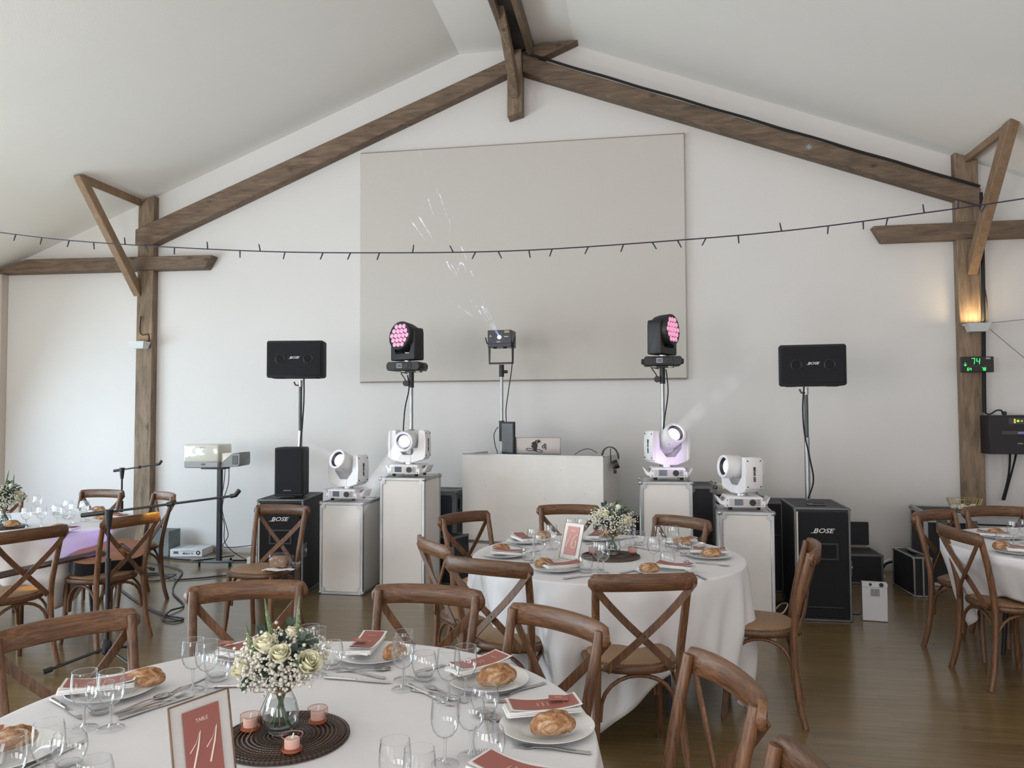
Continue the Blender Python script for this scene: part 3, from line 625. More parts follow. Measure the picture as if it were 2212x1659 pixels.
B().box(0, 0, .215, .30, .022, .33, .004).obj('frame', M_BLK, mo); B().box(0, -.012, .225, .275, .004, .275, .001).obj('screen', mat('grey_screen', (.13, .14, .155), .25), mo); B().box(0, .02, .025, .16, .12, .05, .004).obj('stand_foot', M_BLK, mo)
# headphones over the booth's right side board
hp = thing('headphones', 'black headphones hanging over the right end of the booth', 'headphones', tuple(bw2(bw_ / 2, .20, 1.19)), R(-14.5))
B().tube([(-.075, 0, .0), (-.055, 0, .05), (-.01, 0, .075), (.04, 0, .062), (.07, 0, .02), (.078, 0, -.03)], .0085, 8, smooth=5, prof=[(-1.6, -.6), (1.6, -.6), (1.6, .6), (-1.6, .6)]).obj('headband', M_BLK, hp)
B().cyl((.040, -.01, -.085), (.075, .0, -.070), .040, n=24).obj('ear_cup', M_BLK, hp); B().cyl((.022, -.015, -.092), (.040, -.01, -.085), .036, n=24).obj('ear_pad', mat('ear_pad_leather', (.07, .065, .055), .5), hp)
B().box(.045, 0, -.145, .026, .02, .035, .004).obj('hinge', M_BLK, hp); B().tube([(.01, -.02, .06), (.015, -.03, -.02), (.018, -.03, -.07)], .004, 6, smooth=4).obj('lead', M_RUB, hp)
cable('cable', [tuple(bw2(.42, .03, 1.20)), tuple(bw2(.46, .08, 1.235)), tuple(bw2(.53, .10, 1.25)), tuple(bw2(.60, .12, 1.215))], .003, 'thin dark wire looping on the booth top beside the headphones')
# laser on its stand
ls = tripod('laser_stand', 'silver stand with black clamp behind the white booth', (-1.345, 7.42, 0), 2.02, .016)
B().cyl((0, 0, 1.93), (0, 0, 2.05), .025, n=16).obj('top_socket', M_BLK, ls); B().cyl((0, 0, 1.30), (0, 0, 1.50), .027, n=16).obj('clamp_sleeve', M_BLK, ls); B().cyl((.02, 0, 1.98), (.06, 0, 1.98), .016, n=10).obj('clamp_knob', M_BLK, ls); B().cyl((.02, 0, 1.46), (.055, 0, 1.46), .014, n=10).obj('clamp_knob', M_BLK, ls)
lz = thing('laser_projector', 'black laser projector with a white-hot beam opening', 'laser', (-1.345, 7.40, 2.055), R(-4))
B().tube([(-.118, 0, .19), (-.118, 0, .008), (.118, 0, .008), (.118, 0, .19)], 1, prof=[(-.012, -.003), (.012, -.003), (.012, .003), (-.012, .003)], up=(0, 1, 0)).obj('bracket', M_BLKM, lz)
B().box(0, .03, .245, .236, .20, .165, .003).obj('housing', mat('laser_blue_black', (.012, .018, .035), .35), lz)
B().box(0, -.073, .196, .236, .006, .006).obj('front_seam', M_BLK, lz)
B().cyl((0, -.080, .258), (0, -.068, .258), .016, n=20).obj('aperture', mat('laser_aperture', (.8, .9, 1), .2, 0, (.70, .84, 1.0), 26), lz)
poly_y = B(); poly_y.prism([(-.100, .262), (-.076, .262), (-.088, .284)], -.0725, -.0705); poly_y.obj('warning_sign', mat('warning_yellow', (.55, .48, .10), .5), lz)
B().box(.075, -.0715, .310, .048, .003, .022).obj('warning_label', mat('label_olive', (.40, .36, .12), .5), lz); B().box(-.01, -.0715, .212, .036, .003, .014).obj('spec_label', mat('label_grey', (.35, .32, .27), .5), lz)
B().box(.068, -.0715, .262, .040, .002, .006).obj('marking', M_LOGO, lz)
for s in (-1, 1): B().tube([(s * .122, -.01, .20), (s * .135, -.03, .205), (s * .150, -.03, .262)], .006, 8, smooth=3).obj('clamp_lever', M_BLK, lz)
for s in (-.055, .045): B().cyl((s, -.03, .150), (s, -.03, .165), .018, n=12).obj('rubber_foot', M_RUB, lz)
cable('cable', [(-1.235, 7.36, 2.32), (-1.225, 7.33, 2.05), (-1.26, 7.33, 1.80), (-1.285, 7.32, 1.60), (-1.275, 7.30, 1.46)], .005, 'black cable hanging from the laser projector')
cable('cable', [(-1.375, 7.38, 1.44), (-1.41, 7.36, 1.37), (-1.40, 7.36, 1.26), (-1.38, 7.36, 1.20), (-1.375, 7.37, 1.14)], .004, 'thin black cable bowing left of the laser stand clamp')

# black subwoofers in flight cases
def bose(parent, s, loc, rot=FRONT, k=1.0):
    
    t = text('logo', 'BOSE', s, M_LOGO, parent, loc, rot, .0012, .32, s * .010, xs=1.3)
    L = s * 1.55
    B().box(-L * .88 , s * -.33, 0, L * .62, s * .07, .002).obj('logo_line', M_LOGO, t); B().box(L * .92, s * .33, 0, L * .55, s * .07, .002).obj('logo_line', M_LOGO, t)
    return t
def sub(label, loc, rz, w, d, h, latch_side=1):
    t = flightcase('subwoofer', label, 'subwoofer', loc, rz, w, d, h, M_BPAN, M_ALU2, 'black cased subwoofers', .018)
    n = [(-.5, 0), (.5, 0)]
    B().prism([(-w / 2 + .026, .03), (w / 2 - .022, .03), (w / 2 - .022, h - .05), (w / 2 - .030, h - .03), (-w / 2 + .034, h - .03), (-w / 2 + .026, h - .05)], -.022, .02, 'xz', .008).obj('front_grille', M_GRILLE, t)
    B().box(.01, -.024, h * .62, w * .5, .006, .13, .003).obj('port', M_BLK, t); B().box(.01, -.027, h * .62, w * .42, .004, .10, .003).obj('port_mouth', mat('port_dark', (.003, .003, .004), .9), t)
    B().box(.01, -.024, .11, w * .66, .006, .012, .003).obj('lower_slot', M_BLK, t)
    bose(t, .047, (.0, -.0235, h * .80))
    B().box(.0, d * .35, h + .003, .13, .06, .008, .002).obj('recess_plate', M_ALU2, t); B().box(.02, d * .35, h + .008, .085, .022, .014, .004).obj('carry_handle', M_BLK, t)
    case_latch(t, latch_side * (w / 2 + .003), .05, h * .47, PI / 2)
    B().box(-w / 2 + .020, -.004, h / 2, .012, .01, h - .06).obj('white_seal', mat('white_edge_tape', (.62, .60, .58), .6), t)
    return t
sub('black cased subwoofer at left behind the lone chair', (-3.08, 6.25, 0), R(8), .40, .62, .835); sub('black cased subwoofer at right under the big speaker', (1.342, 6.145, 0), R(-1), .40, .62, .848)
def speaker802(label, loc, rz):
    t = thing('loudspeaker', label, 'loudspeaker', loc, rz, 'wide black loudspeakers on poles')
    w, h = .52, .335
    pr = [(-w / 2, 0), (-w / 2 + .02, -.012), (w / 2 - .02, -.012), (w / 2, 0), (w / 2 - .01, .16), (w / 2 - .09, .27), (-w / 2 + .09, .27), (-w / 2 + .01, .16)]
    B().prism(pr, -h / 2, h / 2, 'xy', .014).obj('cabinet', M_BLK2, t)
    B().box(0, -.014, 0, w - .035, .012, h - .035, .008).obj('front_grille', M_GRILLE, t)
    for x in (-.125, .130):
        b = B(); b.lathe([(.034, 0), (.040, .004), (.046, 0)], 28, cap0=False); b.xf(Matrix.Translation((x, -.0205, 0)) @ Matrix.Rotation(PI / 2, 4, 'X')); b.obj('port_ring', M_BLK, t)
        B().cyl((x, -.0205, 0), (x, -.0215, 0), .034, n=28).obj('port_mouth', MATS['port_dark'], t)
    bose(t, .028, (.002, -.0212, .012))
    for x in (-.16, .16): B().box(x, .05, -h / 2 - .002, .08, .12, .01, .002).obj('rubber_foot', M_RUB, t)
    return t
def pole(label, x, y, z0, z1, lever=-1):
    t = thing('speaker_pole', label, 'speaker pole', (x, y, z0), 0, 'poles between subwoofer and loudspeaker'); h = z1 - z0
    B().cyl((0, 0, 0), (0, 0, h * .55), .021, n=20).obj('lower_tube', M_ALU, t); B().cyl((0, 0, h * .38), (0, 0, h), .016, n=20).obj('upper_tube', mat('worn_black_tube', (.06, .065, .07), .4, .4, var=.5), t)
    B().cyl((0, 0, h - .06), (0, 0, h), .020, n=16).obj('top_cup', M_ALU, t); B().tube([(0, -.01, h - .05), (-.04, -.02, h - .045), (-.055, -.02, h - .015)], .008, 6).obj('lever', mat('rusty_lever', (.12, .06, .045), .6), t)
    return t
pole('pole standing in the left cased subwoofer', -3.105, 6.69, .85, 1.885); pole('pole standing in the right cased subwoofer', 1.335, 6.60, .862, 1.775)
speaker802('wide black loudspeaker on the left pole, left of the grey panel', (-3.085, 6.52, 2.07), R(8)); speaker802('wide black loudspeaker on the right pole, right of the grey panel', (1.382, 6.56, 1.955), R(-5))
cable('cable', [(-3.04, 6.62, 1.90), (-3.03, 6.60, 1.7), (-3.045, 6.60, 1.45), (-3.06, 6.60, 1.30), (-3.06, 6.60, .95), (-3.02, 6.62, .86)], .0065, 'black cable beside the left loudspeaker pole')
cable('cable', [(1.315, 6.57, 1.78), (1.30, 6.56, 1.6), (1.31, 6.56, 1.4), (1.345, 6.55, 1.2), (1.37, 6.55, 1.02), (1.325, 6.55, .87)], .0065, 'black cable winding round the right loudspeaker pole')
ms = thing('monitor_speaker', 'small plain black speaker standing on the left subwoofer', 'loudspeaker', (-3.055, 6.36, .848), R(8))
B().prism([(-.13, 0), (.13, 0), (.115, .22), (-.115, .22)], 0, .43, 'xy', .010).obj('cabinet', M_BLK2, ms); B().box(0, -.003, .222, .235, .012, .39, .006).obj('front_grille', M_GRILLE, ms); B().box(-.01, -.010, .055, .07, .003, .012, .002).obj('badge', M_DGREY, ms)

# projector on its stand
ps = thing('projector_stand', 'black stand with a tray base carrying the cream projector', 'stand', (-4.34, 7.44, 0))
B().box(0, 0, .52, .052, .04, .97, .006).obj('column', M_BLKM, ps); B().box(-.04, -.02, 1.012, .25, .14, .014, .003).obj('top_plate', M_BLKM, ps)
bsm = mat('slate_metal', (.085, .095, .11), .3, .5)
B().prism([(-.03, .03), (.17, -.02), (.18, -.05), (.10, -.06), (-.22, -.075), (-.235, -.04)], .045, .062, 'xy', .004).obj('front_tray', bsm, ps)
B().prism([(-.27, -.10), (-.21, -.13), (.06, .20), (.02, .23)], .062, .076, 'xy', .004).obj('side_arm', bsm, ps)
for x, y in ((-.19, -.055), (.14, -.04), (.03, .18)): B().cyl((x, y, 0), (x, y, .05), .012, n=10).obj('rubber_foot', M_RUB, ps)
B().box(-.14, .02, .0765, .14, .012, .001, M=Matrix.Rotation(R(52), 4, 'Z')).obj('marking', M_LOGO, ps)
pj = thing('projector', 'cream short-throw projector on the black stand at left', 'projector', (-4.34, 7.40, 1.02), R(4))
M_PJ = mat('projector_cream', (.62, .61, .54), .12, coat=.5)
B().box(-.11, 0, .155, .38, .30, .185, .022, seg=3).obj('upper_shell', M_PJ, pj); B().box(-.108, 0, .040, .372, .30, .07, .012).obj('lower_shell', M_GREY, pj)
B().prism([(.07, .004), (.27, .020), (.285, .04), (.285, .155), (.20, .150), (.09, .06)], -.11, .14, 'xz', .005).obj('mirror_arm', mat('projector_grey', (.23, .235, .24), .4), pj)
B().prism([(.08, .055), (.095, .062), (.205, .154), (.286, .158), (.286, .164), (.20, .162), (.08, .155)], -.10, .13, 'xz', .003).obj('arm_top', M_PJ, pj)
B().box(.235, -.112, .085, .06, .006, .09, .003).obj('vent', M_DGREY, pj); B().box(-.085, -.151, .043, .045, .004, .018, .004).obj('sensor_window', M_DGREY, pj); text('lettering', 'Epson', .022, M_GREY, pj, (-.10, -.151, .215), FRONT, .0004, .2)
cable('cable', [(-4.27, 7.42, 1.02), (-4.28, 7.40, .80), (-4.33, 7.40, .62), (-4.26, 7.39, .45), (-4.24, 7.38, .25), (-4.10, 7.4, .12), (-3.9, 7.42, .03)], .004, 'thin black cable hanging behind the projector stand')
cable('cable', [(-4.24, 7.44, 1.02), (-4.24, 7.43, .85), (-4.30, 7.42, .60), (-4.23, 7.42, .33), (-4.20, 7.3, .22), (-3.6, 7.0, .32)], .004, 'thin black cable swinging right from the projector stand')
# cardboard box of the mixer
bx = thing('cardboard_box', 'flat white printed box on the floor by the left wall post', 'box', (-4.98, 7.88, 0), R(8))
B().box(0, .12, .042, .36, .30, .082, .003).obj('carton', mat('printed_carton', (.70, .72, .76), .5), bx)
GR = mat('box_green', (.22, .42, .24), .5)
B().box(-.115, -.0315, .048, .05, .002, .026).obj('picture', M_DGREY, bx); B().box(-.115, -.0318, .034, .07, .002, .006).obj('stripe', GR, bx); B().box(.02, -.0315, .063, .16, .001, .004).obj('marking', M_DGREY, bx)
text('lettering', 'MIXLX 12', .028, M_INK, bx, (.02, -.0316, .036), FRONT, .0004, 0, .0006); B().cyl((.135, -.0315, .045), (.135, -.033, .045), .024, n=24).obj('emblem', M_INK, bx)
st = B(); st.prism([(.135 + (.018 if i % 2 == 0 else .007) * math.sin(i * PI / 5), .045 + (.018 if i % 2 == 0 else .007) * math.cos(i * PI / 5)) for i in range(10)], -.0345, -.0335); st.obj('emblem_star', M_LOGO, bx)
for x in (-.12, .0, .12): B().box(x, .12, .0836, .012, .26, .0008).obj('stripe', mat('pale_green_print', (.45, .56, .50), .5), bx)
gb = thing('low_box', 'grey concrete-look block behind the chair at the left post', 'block', (-5.29, 7.95, 0)); B().box(0, 0, .14, .22, .22, .28, .004).obj('block', mat('grey_block', (.16, .18, .18), .8, var=.3), gb)
wb = thing('low_box', 'tiny white box on the floor behind the lone chair', 'box', (-3.93, 7.40, 0)); B().box(0, 0, .055, .11, .09, .11, .004).obj('case', M_WSAT, wb)

# microphone stands
def mic_stand(label, loc, zj, a, b_, base):
    t = thing('microphone_stand', label, 'microphone stand', loc, 0, 'boom microphone stands')
    B().cyl((0, 0, .10), (0, 0, zj * .62), .013, n=16).obj('lower_tube', M_BLKM, t); B().cyl((0, 0, zj * .6), (0, 0, zj), .009, n=16).obj('upper_tube', M_BLKM, t)
    B().cyl((0, 0, zj * .60), (0, 0, zj * .60 + .09), .017, n=16).obj('height_clutch', M_BLK, t); B().cyl((0, 0, zj - .10), (0, 0, zj + .01), .015, .026, 12).obj('swivel_joint', M_BLK, t)
    B().box(0, 0, .12, .06, .06, .10, .02).obj('leg_hub', M_BLK, t)
    for k in range(3):
        an = base + k * 2 * PI / 3; l = B().tube([(.02 * math.cos(an), .02 * math.sin(an), .11), (.31 * math.cos(an), .31 * math.sin(an), .03)], .009, 8).obj('leg', M_BLKM, t); B().cyl((.29 * math.cos(an), .29 * math.sin(an), .035), (.335 * math.cos(an), .335 * math.sin(an), .024), .016, n=10).obj('rubber_foot', M_RUB, l)
    av, bv = Vector(a) + Vector((0, 0, zj)), Vector(b_) + Vector((0, 0, zj)); B().cyl(av, bv, .0075, n=12).obj('boom', M_BLKM, t); B().cyl(av, av.lerp(bv, .16), .014, n=12).obj('counterweight', M_BLK, t)
    m_ = av.lerp(bv, .60); B().cyl(m_ - (bv - av) * .02, m_ + (bv - av) * .02, .015, n=12).obj('boom_clip', M_BLK, t)
    d = (bv - av).normalized(); B().tube([bv, bv + d * .03 + Vector((0, 0, .002)), bv + d * .055 + Vector((0, 0, .03))], .014, 10).obj('microphone_clip', M_BLK, t)
    return t
mic_stand('black boom microphone stand in front of the guitar chair', (-3.31, 4.38, 0), .965, (-.19, .0, -.03), (.80, .05, .10), R(-20))
mic_stand('black boom microphone stand behind the left table, by the wall post', (-5.15, 7.0, 0), 1.03, (-.09, 0, -.022), (.38, 0, .045), R(10))
# guitar lying on the chair
gt = thing('acoustic_guitar', 'acoustic guitar with tan top and black body lying on a chair', 'guitar')
out = []
for i in range(48):
    a = 2 * PI * i / 48; x = .25 * math.cos(a); s_ = math.sin(a); u = x / .25
    hw = .125 + .068 * (-u) * .45 + .03 * math.cos(2 * PI * (u * .5)) * -1 * .35
    hw = .150 - .035 * u - .028 * math.exp(-((u - .15) / .32) ** 2); out.append((x, hw * (abs(s_) ** .75) * (1 if s_ > 0 else -1)))
def off(o, k): return [(x * k, y * k) for x, y in out]
B().prism(out, 0, .095, 'xy').obj('body', mat('guitar_black', (.014, .015, .022), .35), gt)
B().prism(off(out, 1.005), .095, .100, 'xy', .001).obj('soundboard', mat('guitar_tan', (.33, .16, .085), .35, var=.1), gt)
B().cyl((.07, 0, .100), (.07, 0, .1015), .045, n=28).obj('soundhole', mat('guitar_hole', (.02, .015, .012), .8), gt); B().cyl((.07, 0, .1005), (.07, 0, .1010), .056, n=28).obj('rosette', M_COPPER, gt)
B().box(.33, 0, .108, .50, .048, .018, .003).obj('neck', mat('guitar_neck', (.05, .030, .022), .4), gt); B().box(.64, 0, .102, .14, .065, .014, .003).obj('headstock', MATS['guitar_neck'], gt); B().box(-.12, 0, .104, .03, .13, .010, .003).obj('bridge', MATS['guitar_neck'], gt)
for k in range(6): B().cyl((-.12, -.021 + k * .0084, .112), (.58, -.018 + k * .0072, .118), .0006, n=4).obj('string', M_STEEL, gt)
nx = Vector((-.42, -.90, -.07)).normalized(); nz = Vector((.22, -.42, 1)); nz = (nz - nx * nz.dot(nx)).normalized(); ny = nz.cross(nx)
gt.rotation_euler = Matrix((nx, ny, nz)).transposed().to_euler(); gt.location = (-3.735, 4.93, .515)
# loaf in a bag
bgt = thing('bagged_loaf', 'brown loaf in a clear plastic bag on the lone chair', 'bread', (-2.50, 5.13, .485), R(10))
B().box(-.03, 0, .045, .13, .09, .085, .03, seg=3).obj('loaf', mat('bag_loaf', (.30, .19, .13), .8, var=.25, bump=.4, bscale=40), bgt)
b = B().sph((-.02, 0, .055), .085, 30, (1.05, .75, .66))
for v in b.bm.verts: v.co += (v.co - Vector((-.02, 0, .055))).normalized() * .022 * noise.noise(v.co * 26); v.co.z = max(v.co.z, .001)
b.obj('plastic_bag', thin_glass('plastic_film', (.93, .92, .93), .55), bgt)
b = B().prism([(.05, -.05), (.13, -.03), (.11, .05), (.04, .04)], .0, .05, 'xy', .01)
for v in b.bm.verts: v.co += Vector((0, 0, .02)) * noise.noise(v.co * 40)
b.obj('bag_end', MATS['plastic_film'], bgt)
b = B(); gd = [[b.bm.verts.new((-.12 + .022 * i, -.11 + .014 * j + .01 * math.sin(i), .003 + .016 * abs(noise.noise(Vector((i * .45, j * .6, 3)))))) for j in range(6)] for i in range(11)]
for i in range(10):
    for j in range(5): b.bm.faces.new((gd[i][j], gd[i + 1][j], gd[i + 1][j + 1], gd[i][j + 1]))
b.obj('paper_tissue', M_NAP, bgt, ang=25)

# dark cases behind the stands
rk = flightcase('rack_case', 'black rack case with grey frame between tall case and booth', 'flight case', (-1.93, 7.18, .0), R(-4), .38, .38, .83, mat('rack_dark', (.015, .018, .03), .4), M_ALU2, 'black equipment cases', .045)
for z, h_ in ((.42, .03), (.52, .012), (.36, .02)): B().box(0, -.006, z, .30, .01, h_, .002).obj('rack_rail', M_ALU2, rk)
B().box(.198, .14, .70, .012, .09, .10, .003).obj('side_latch', M_ALU2, rk)
oc = flightcase('open_case', 'low black case with silver edges left of the white booth', 'flight case', (-1.86, 6.93, 0), R(-20), .34, .28, .44, M_BPAN, M_ALU2, 'black equipment cases', .022)
B().box(-.02, -.008, .30, .22, .01, .05, .002).obj('mixer_panel', M_DGREY, oc)
for k in range(6): B().cyl((-.10 + k * .032, -.016, .30), (-.10 + k * .032, -.01, .30), .006, n=8).obj('knob', M_LOGO, oc)
flightcase('rack_case', 'black case edge showing right of the tall right flight case', 'flight case', (.50, 6.62, 0), R(0), .22, .40, .96, M_BPAN, M_ALU2, 'black equipment cases', .03)
flightcase('rack_case', 'wide black case behind the short right flight case', 'flight case', (.80, 7.10, 0), R(0), .52, .42, .825, M_BPAN, M_ALU2, 'black equipment cases', .035)
tb_ = flightcase('rack_case', 'tall black case between the short case and right subwoofer', 'flight case', (1.28, 7.05, 0), R(0), .42, .40, .78, M_BPAN, M_ALU2, 'black equipment cases', .018); B().box(0, -.004, .50, .38, .004, .006).obj('seam', M_COPPER, tb_)
wp = thing('small_projector', 'small cream projector lying on the black case at right', 'projector', (.72, 7.22, .828), R(-8))
B().box(.02, 0, .055, .24, .20, .10, .015, seg=2).obj('shell', M_PJ, wp); B().box(-.11, 0, .055, .03, .21, .11, .008).obj('end_cap', M_PJ, wp); B().box(-.055, -.07, .105, .02, .03, .018, .003).obj('button', mat('maroon_button', (.10, .02, .04), .5), wp); B().tube([(-.125, -.05, .06), (-.15, -.08, .05), (-.145, -.09, -.002)], .004, 6, smooth=3).obj('lead', M_RUB, wp)
# open black case + white box + briefcase + long case at right
op = flightcase('open_case', 'black case with its lid open beside the right subwoofer', 'flight case', (1.93, 7.50, 0), R(0), .46, .42, .27, M_BPAN, M_ALU2, 'black equipment cases', .022)
B().box(.0, .43, .40, .45, .03, .22, .004).obj('lid', M_BPAN, op); B().box(.0, .412, .285, .40, .006, .012).obj('hinge_strip', mat('brass_edge', (.40, .34, .22), .4, .6), op); B().box(-.10, .405, .31, .10, .008, .03, .002).obj('hinge', MATS['brass_edge'], op)
hb = thing('wall_heater_box', 'small white metal box with a slotted grille on the floor', 'box', (1.72, 6.20, 0), R(-8))
B().box(0, .03, .145, .175, .06, .285, .003).obj('housing', mat('white_enamel', (.66, .655, .70), .4), hb); B().box(0, -.002, .272, .177, .012, .032, .002).obj('top_flange', MATS['white_enamel'], hb)
for k in range(9): B().box(-.026 + k * .007, -.001, .215, .0028, .004, .055).obj('slot', M_INK, hb)
for s, r_2 in ((-.03, .011), (.045, .016)): B().cyl((s, -.009, .275), (s, -.006, .275), r_2, n=16).obj('knockout', M_BLK, hb)
bc = flightcase('briefcase', 'black briefcase with silver edges standing on the floor at right', 'case', (2.345, 7.05, 0), R(2), .15, .50, .335, M_BPAN, M_ALU, 'black equipment cases', .016)
B().box(0, -.003, .17, .016, .008, .32, .002).obj('seam', M_ALU, bc)
hn = B().box(0, .25, .345, .035, .16, .02, .006).obj('handle', M_BLK, bc); B().box(0, .25, .356, .02, .22, .006, .002).obj('handle_plate', M_ALU, hn)
lc = flightcase('trunk_case', 'large black trunk with silver edges behind the right table', 'flight case', (3.32, 7.45, 0), R(-6), 1.60, .55, .66, M_BPAN, M_ALU, 'black equipment cases', .035)
B().box(0, -.008, .60, 1.55, .012, .06, .003).obj('lid_rail', M_ALU, lc); B().box(-.1, -.010, .53, .70, .012, .055, .003).obj('lower_rail', M_ALU, lc)
for x in (-.66, -.42, .42): case_latch(lc, x, -.010, .54)
bk = thing('wire_basket', 'gold wire basket of white napkins on the black trunk', 'basket', (2.90, 7.62, .665), 0)
rim = [(.15 * math.cos(2 * PI * i / 24), .10 * math.sin(2 * PI * i / 24)) for i in range(24)]
GW = mat('gold_wire', (.55, .47, .20), .35, .8)
for k, z in ((1, .115), (.86, .06), (.72, .004)): B().tube([(x * k, y * k, z) for x, y in rim], .0022, 5, closed=True).obj('wire_ring', GW, bk)
for i in range(24): B().tube([(rim[i][0] * .72, rim[i][1] * .72, .004), (rim[i][0], rim[i][1], .115)], .0018, 5).obj('wire_stay', GW, bk)
rnd = random.Random(5)
for k in range(5):
    o = B().sph((0, 0, .03), .032, 10, (1.1, 1, .75)); 
    for v in o.bm.verts: v.co += Vector((1, 1, 1)) * .008 * noise.noise(v.co * 60 + Vector((k * 3, 0, 0)))
    tag(o.obj('napkin_bundle', M_NAP, None, (2.90 - .08 + k * .04, 7.62 + (-.03 if k % 2 else .03), .672), (0, 0, k)), 'crumpled white napkin inside the gold wire basket', 'napkin', 'napkins in the wire basket')
# items on the right post and wall
def uplight(label, x, z, lit, s):
    t = thing('wall_uplight', label, 'wall lamp', (x, 8.02, z), 0, 'white wall uplights')
    b = B(); r0 = [(-.10, -.075, .075), (.10, -.075, .075), (.10, .055, .075), (-.10, .055, .075)]; r1 = [(-.07, -.045, -.005), (.07, -.045, -.005), (.07, .055, -.005), (-.07, .055, -.005)]
    b.skin([[b.bm.verts.new(p) for p in r1], [b.bm.verts.new(p) for p in r0]], cap=False); b.bm.faces.new([v for v in list(b.bm.verts)[3::-1]]); b.obj('shade', mat('uplight_shade', (.60, .62, .62), .5), t)
    B().box(0, -.01, .066, .17, .10, .004).obj('lamp_face', mat('lamp_face_%d' % lit, (.9, .9, .6), .4, 0, (1.0, .85, .32), 1.6 if lit else .45), t); B().box(s * .115, 0, .06, .03, .03, .012, .003).obj('side_lug', MATS['uplight_shade'], t)
    return t
uplight('white wall uplight glowing warm on the right timber post', 3.205, 2.345, 1, -1); uplight('white wall uplight with a black cord on the left timber post', -5.70, 2.34, 0, 1)
for x, y, z, e in ((3.20, 7.99, 2.45, 2.2), (-5.69, 7.99, 2.45, .2)):
    l = bpy.data.lights.new('uplight_glow', 'AREA'); l.size = .14; l.energy = e; l.color = (1.0, .72, .40); o = bpy.data.objects.new('uplight_glow', l); COL.objects.link(o); o.location = (x, y, z); o.rotation_euler = (PI - .1, 0, 0)
cable('cable', [(-5.73, 8.08, 2.72), (-5.735, 8.07, 2.55), (-5.70, 8.07, 2.50), (-5.62, 8.06, 2.50), (-5.60, 8.04, 2.42), (-5.65, 8.03, 2.36)], .007, 'black cord curling into the left wall uplight')
cable('cable', [(3.30, 8.09, 2.80), (3.315, 8.09, 2.75), (3.32, 8.07, 2.60), (3.305, 8.05, 2.42)], .006, 'thin dark cord dropping into the right wall uplight', W_BEAM_Z)
cable('thick_cable', [(3.283, 8.05, 3.70), (3.285, 8.05, 3.2), (3.283, 8.06, 2.6), (3.27, 8.06, 1.9), (3.265, 8.06, 1.56)], .018, 'thick black cable run down the right edge of the right post')
pts = [(-1.20 + (3.27 + 1.20) * t_, 8.035, 5.445 + (3.755 - 5.445) * t_ + .003 * math.sin(t_ * 40)) for t_ in [i / 30 for i in range(31)]]
cable('thick_cable', pts, .014, 'black cable run lying along the top of the right rafter', smooth=2)
cable('cable', [(3.27, 8.06, 1.56), (3.30, 8.03, 1.545), (3.35, 8.01, 1.58), (3.385, 7.99, 1.58), (3.395, 7.98, 1.54)], .008, 'short black lead curving into the wall rack box')
wr = thing('wall_rack', 'black wall rack box with coloured status lamps at the right edge', 'equipment rack', (3.50, 7.93, 1.17), 0)
B().box(0, .10, .183, .52, .24, .366, .003).obj('housing', mat('rack_black', (.014, .011, .014), .5), wr); B().box(-.01, -.022, .31, .16, .006, .065, .003).obj('lamp_panel', mat('rack_grey', (.055, .052, .05), .5), wr)
for x, c, e in ((-.010, (.25, 1, .02), 1.1), (.022, (.5, .45, .15), .22), (.052, (.35, .05, .05), .12)): B().cyl((x, -.030, .312), (x, -.024, .312), .0105, n=16).obj('status_lamp', mat('lamp_%d' % int(x * 1000 + 50), c, .4, 0, c, e), wr)
for k in range(3): B().box(-.038, -.027, .297 + k * .014, .014, .004, .008, .001).obj('indicator', mat('amber_lamp', (1, .7, .2), .4, 0, (1, .65, .2), 1.2), wr)
B().box(-.03, -.022, .20, .24, .005, .038, .002).obj('control_strip', MATS['rack_grey'], wr); B().box(.015, -.026, .20, .055, .003, .018).obj('small_display', mat('violet_display', (.12, .10, .22), .3, 0, (.2, .18, .45), .5), wr); B().box(.105, -.024, .20, .05, .004, .042).obj('paper_label', M_LOGO, wr); B().box(.008, -.021, .10, .045, .003, .009).obj('badge', M_GREY, wr)
B().box(-.105, .02, .385, .032, .03, .035, .004).obj('plug', M_BLK, wr)
cable('cable', [(3.455, 8.0, 1.18), (3.47, 8.05, 1.05), (3.46, 8.08, .90), (3.42, 8.10, .72)], .010, 'left of the two black cables below the wall rack'); cable('cable', [(3.51, 8.0, 1.18), (3.51, 8.05, 1.08), (3.47, 8.08, .88), (3.435, 8.10, .72)], .010, 'right of the two black cables below the wall rack')
dm = thing('decibel_display', 'black sound level display with green digits 74 on the right post', 'display', (3.197, 8.03, 2.024), 0)
B().box(0, 0, 0, .284, .05, .150, .004).obj('housing', mat('display_black', (.018, .014, .014), .4), dm); GN = mat('green_led', (.1, 1, .25), .4, 0, (.03, 1.0, .18), 1.15)
SEG = {'7': 'abc', '4': 'fgbc', '6': 'afgedc', '8': 'abcdefg'}
def digit(ch, x, z, h, th):
    w_ = h * .46; b = B(); sh = .12; 
    def sg(x0, z0, x1, z1): b.box((x0 + x1) / 2 + sh * (z0 + z1) / 2, 0, (z0 + z1) / 2, abs(x1 - x0) + th, .003, abs(z1 - z0) + th if z0 == z1 else abs(z1 - z0) - th * .6)
    q = h / 2
    S_ = {'a': (-w_ / 2, q, w_ / 2, q), 'g': (-w_ / 2, 0, w_ / 2, 0), 'd': (-w_ / 2, -q, w_ / 2, -q), 'f': (-w_ / 2, 0, -w_ / 2, q), 'b': (w_ / 2, 0, w_ / 2, q), 'e': (-w_ / 2, -q, -w_ / 2, 0), 'c': (w_ / 2, -q, w_ / 2, 0)}
    for s_ in SEG[ch]: sg(*S_[s_])
    return b.obj('led_digit', GN, dm, (x, -.027, z))
digit('7', -.043, .030, .058, .0045); digit('4', .002, .030, .058, .0045); digit('6', -.088, -.045, .026, .0036); digit('4', -.067, -.045, .026, .0036); digit('7', .040, -.045, .026, .0036); digit('8', .061, -.045, .026, .0036)
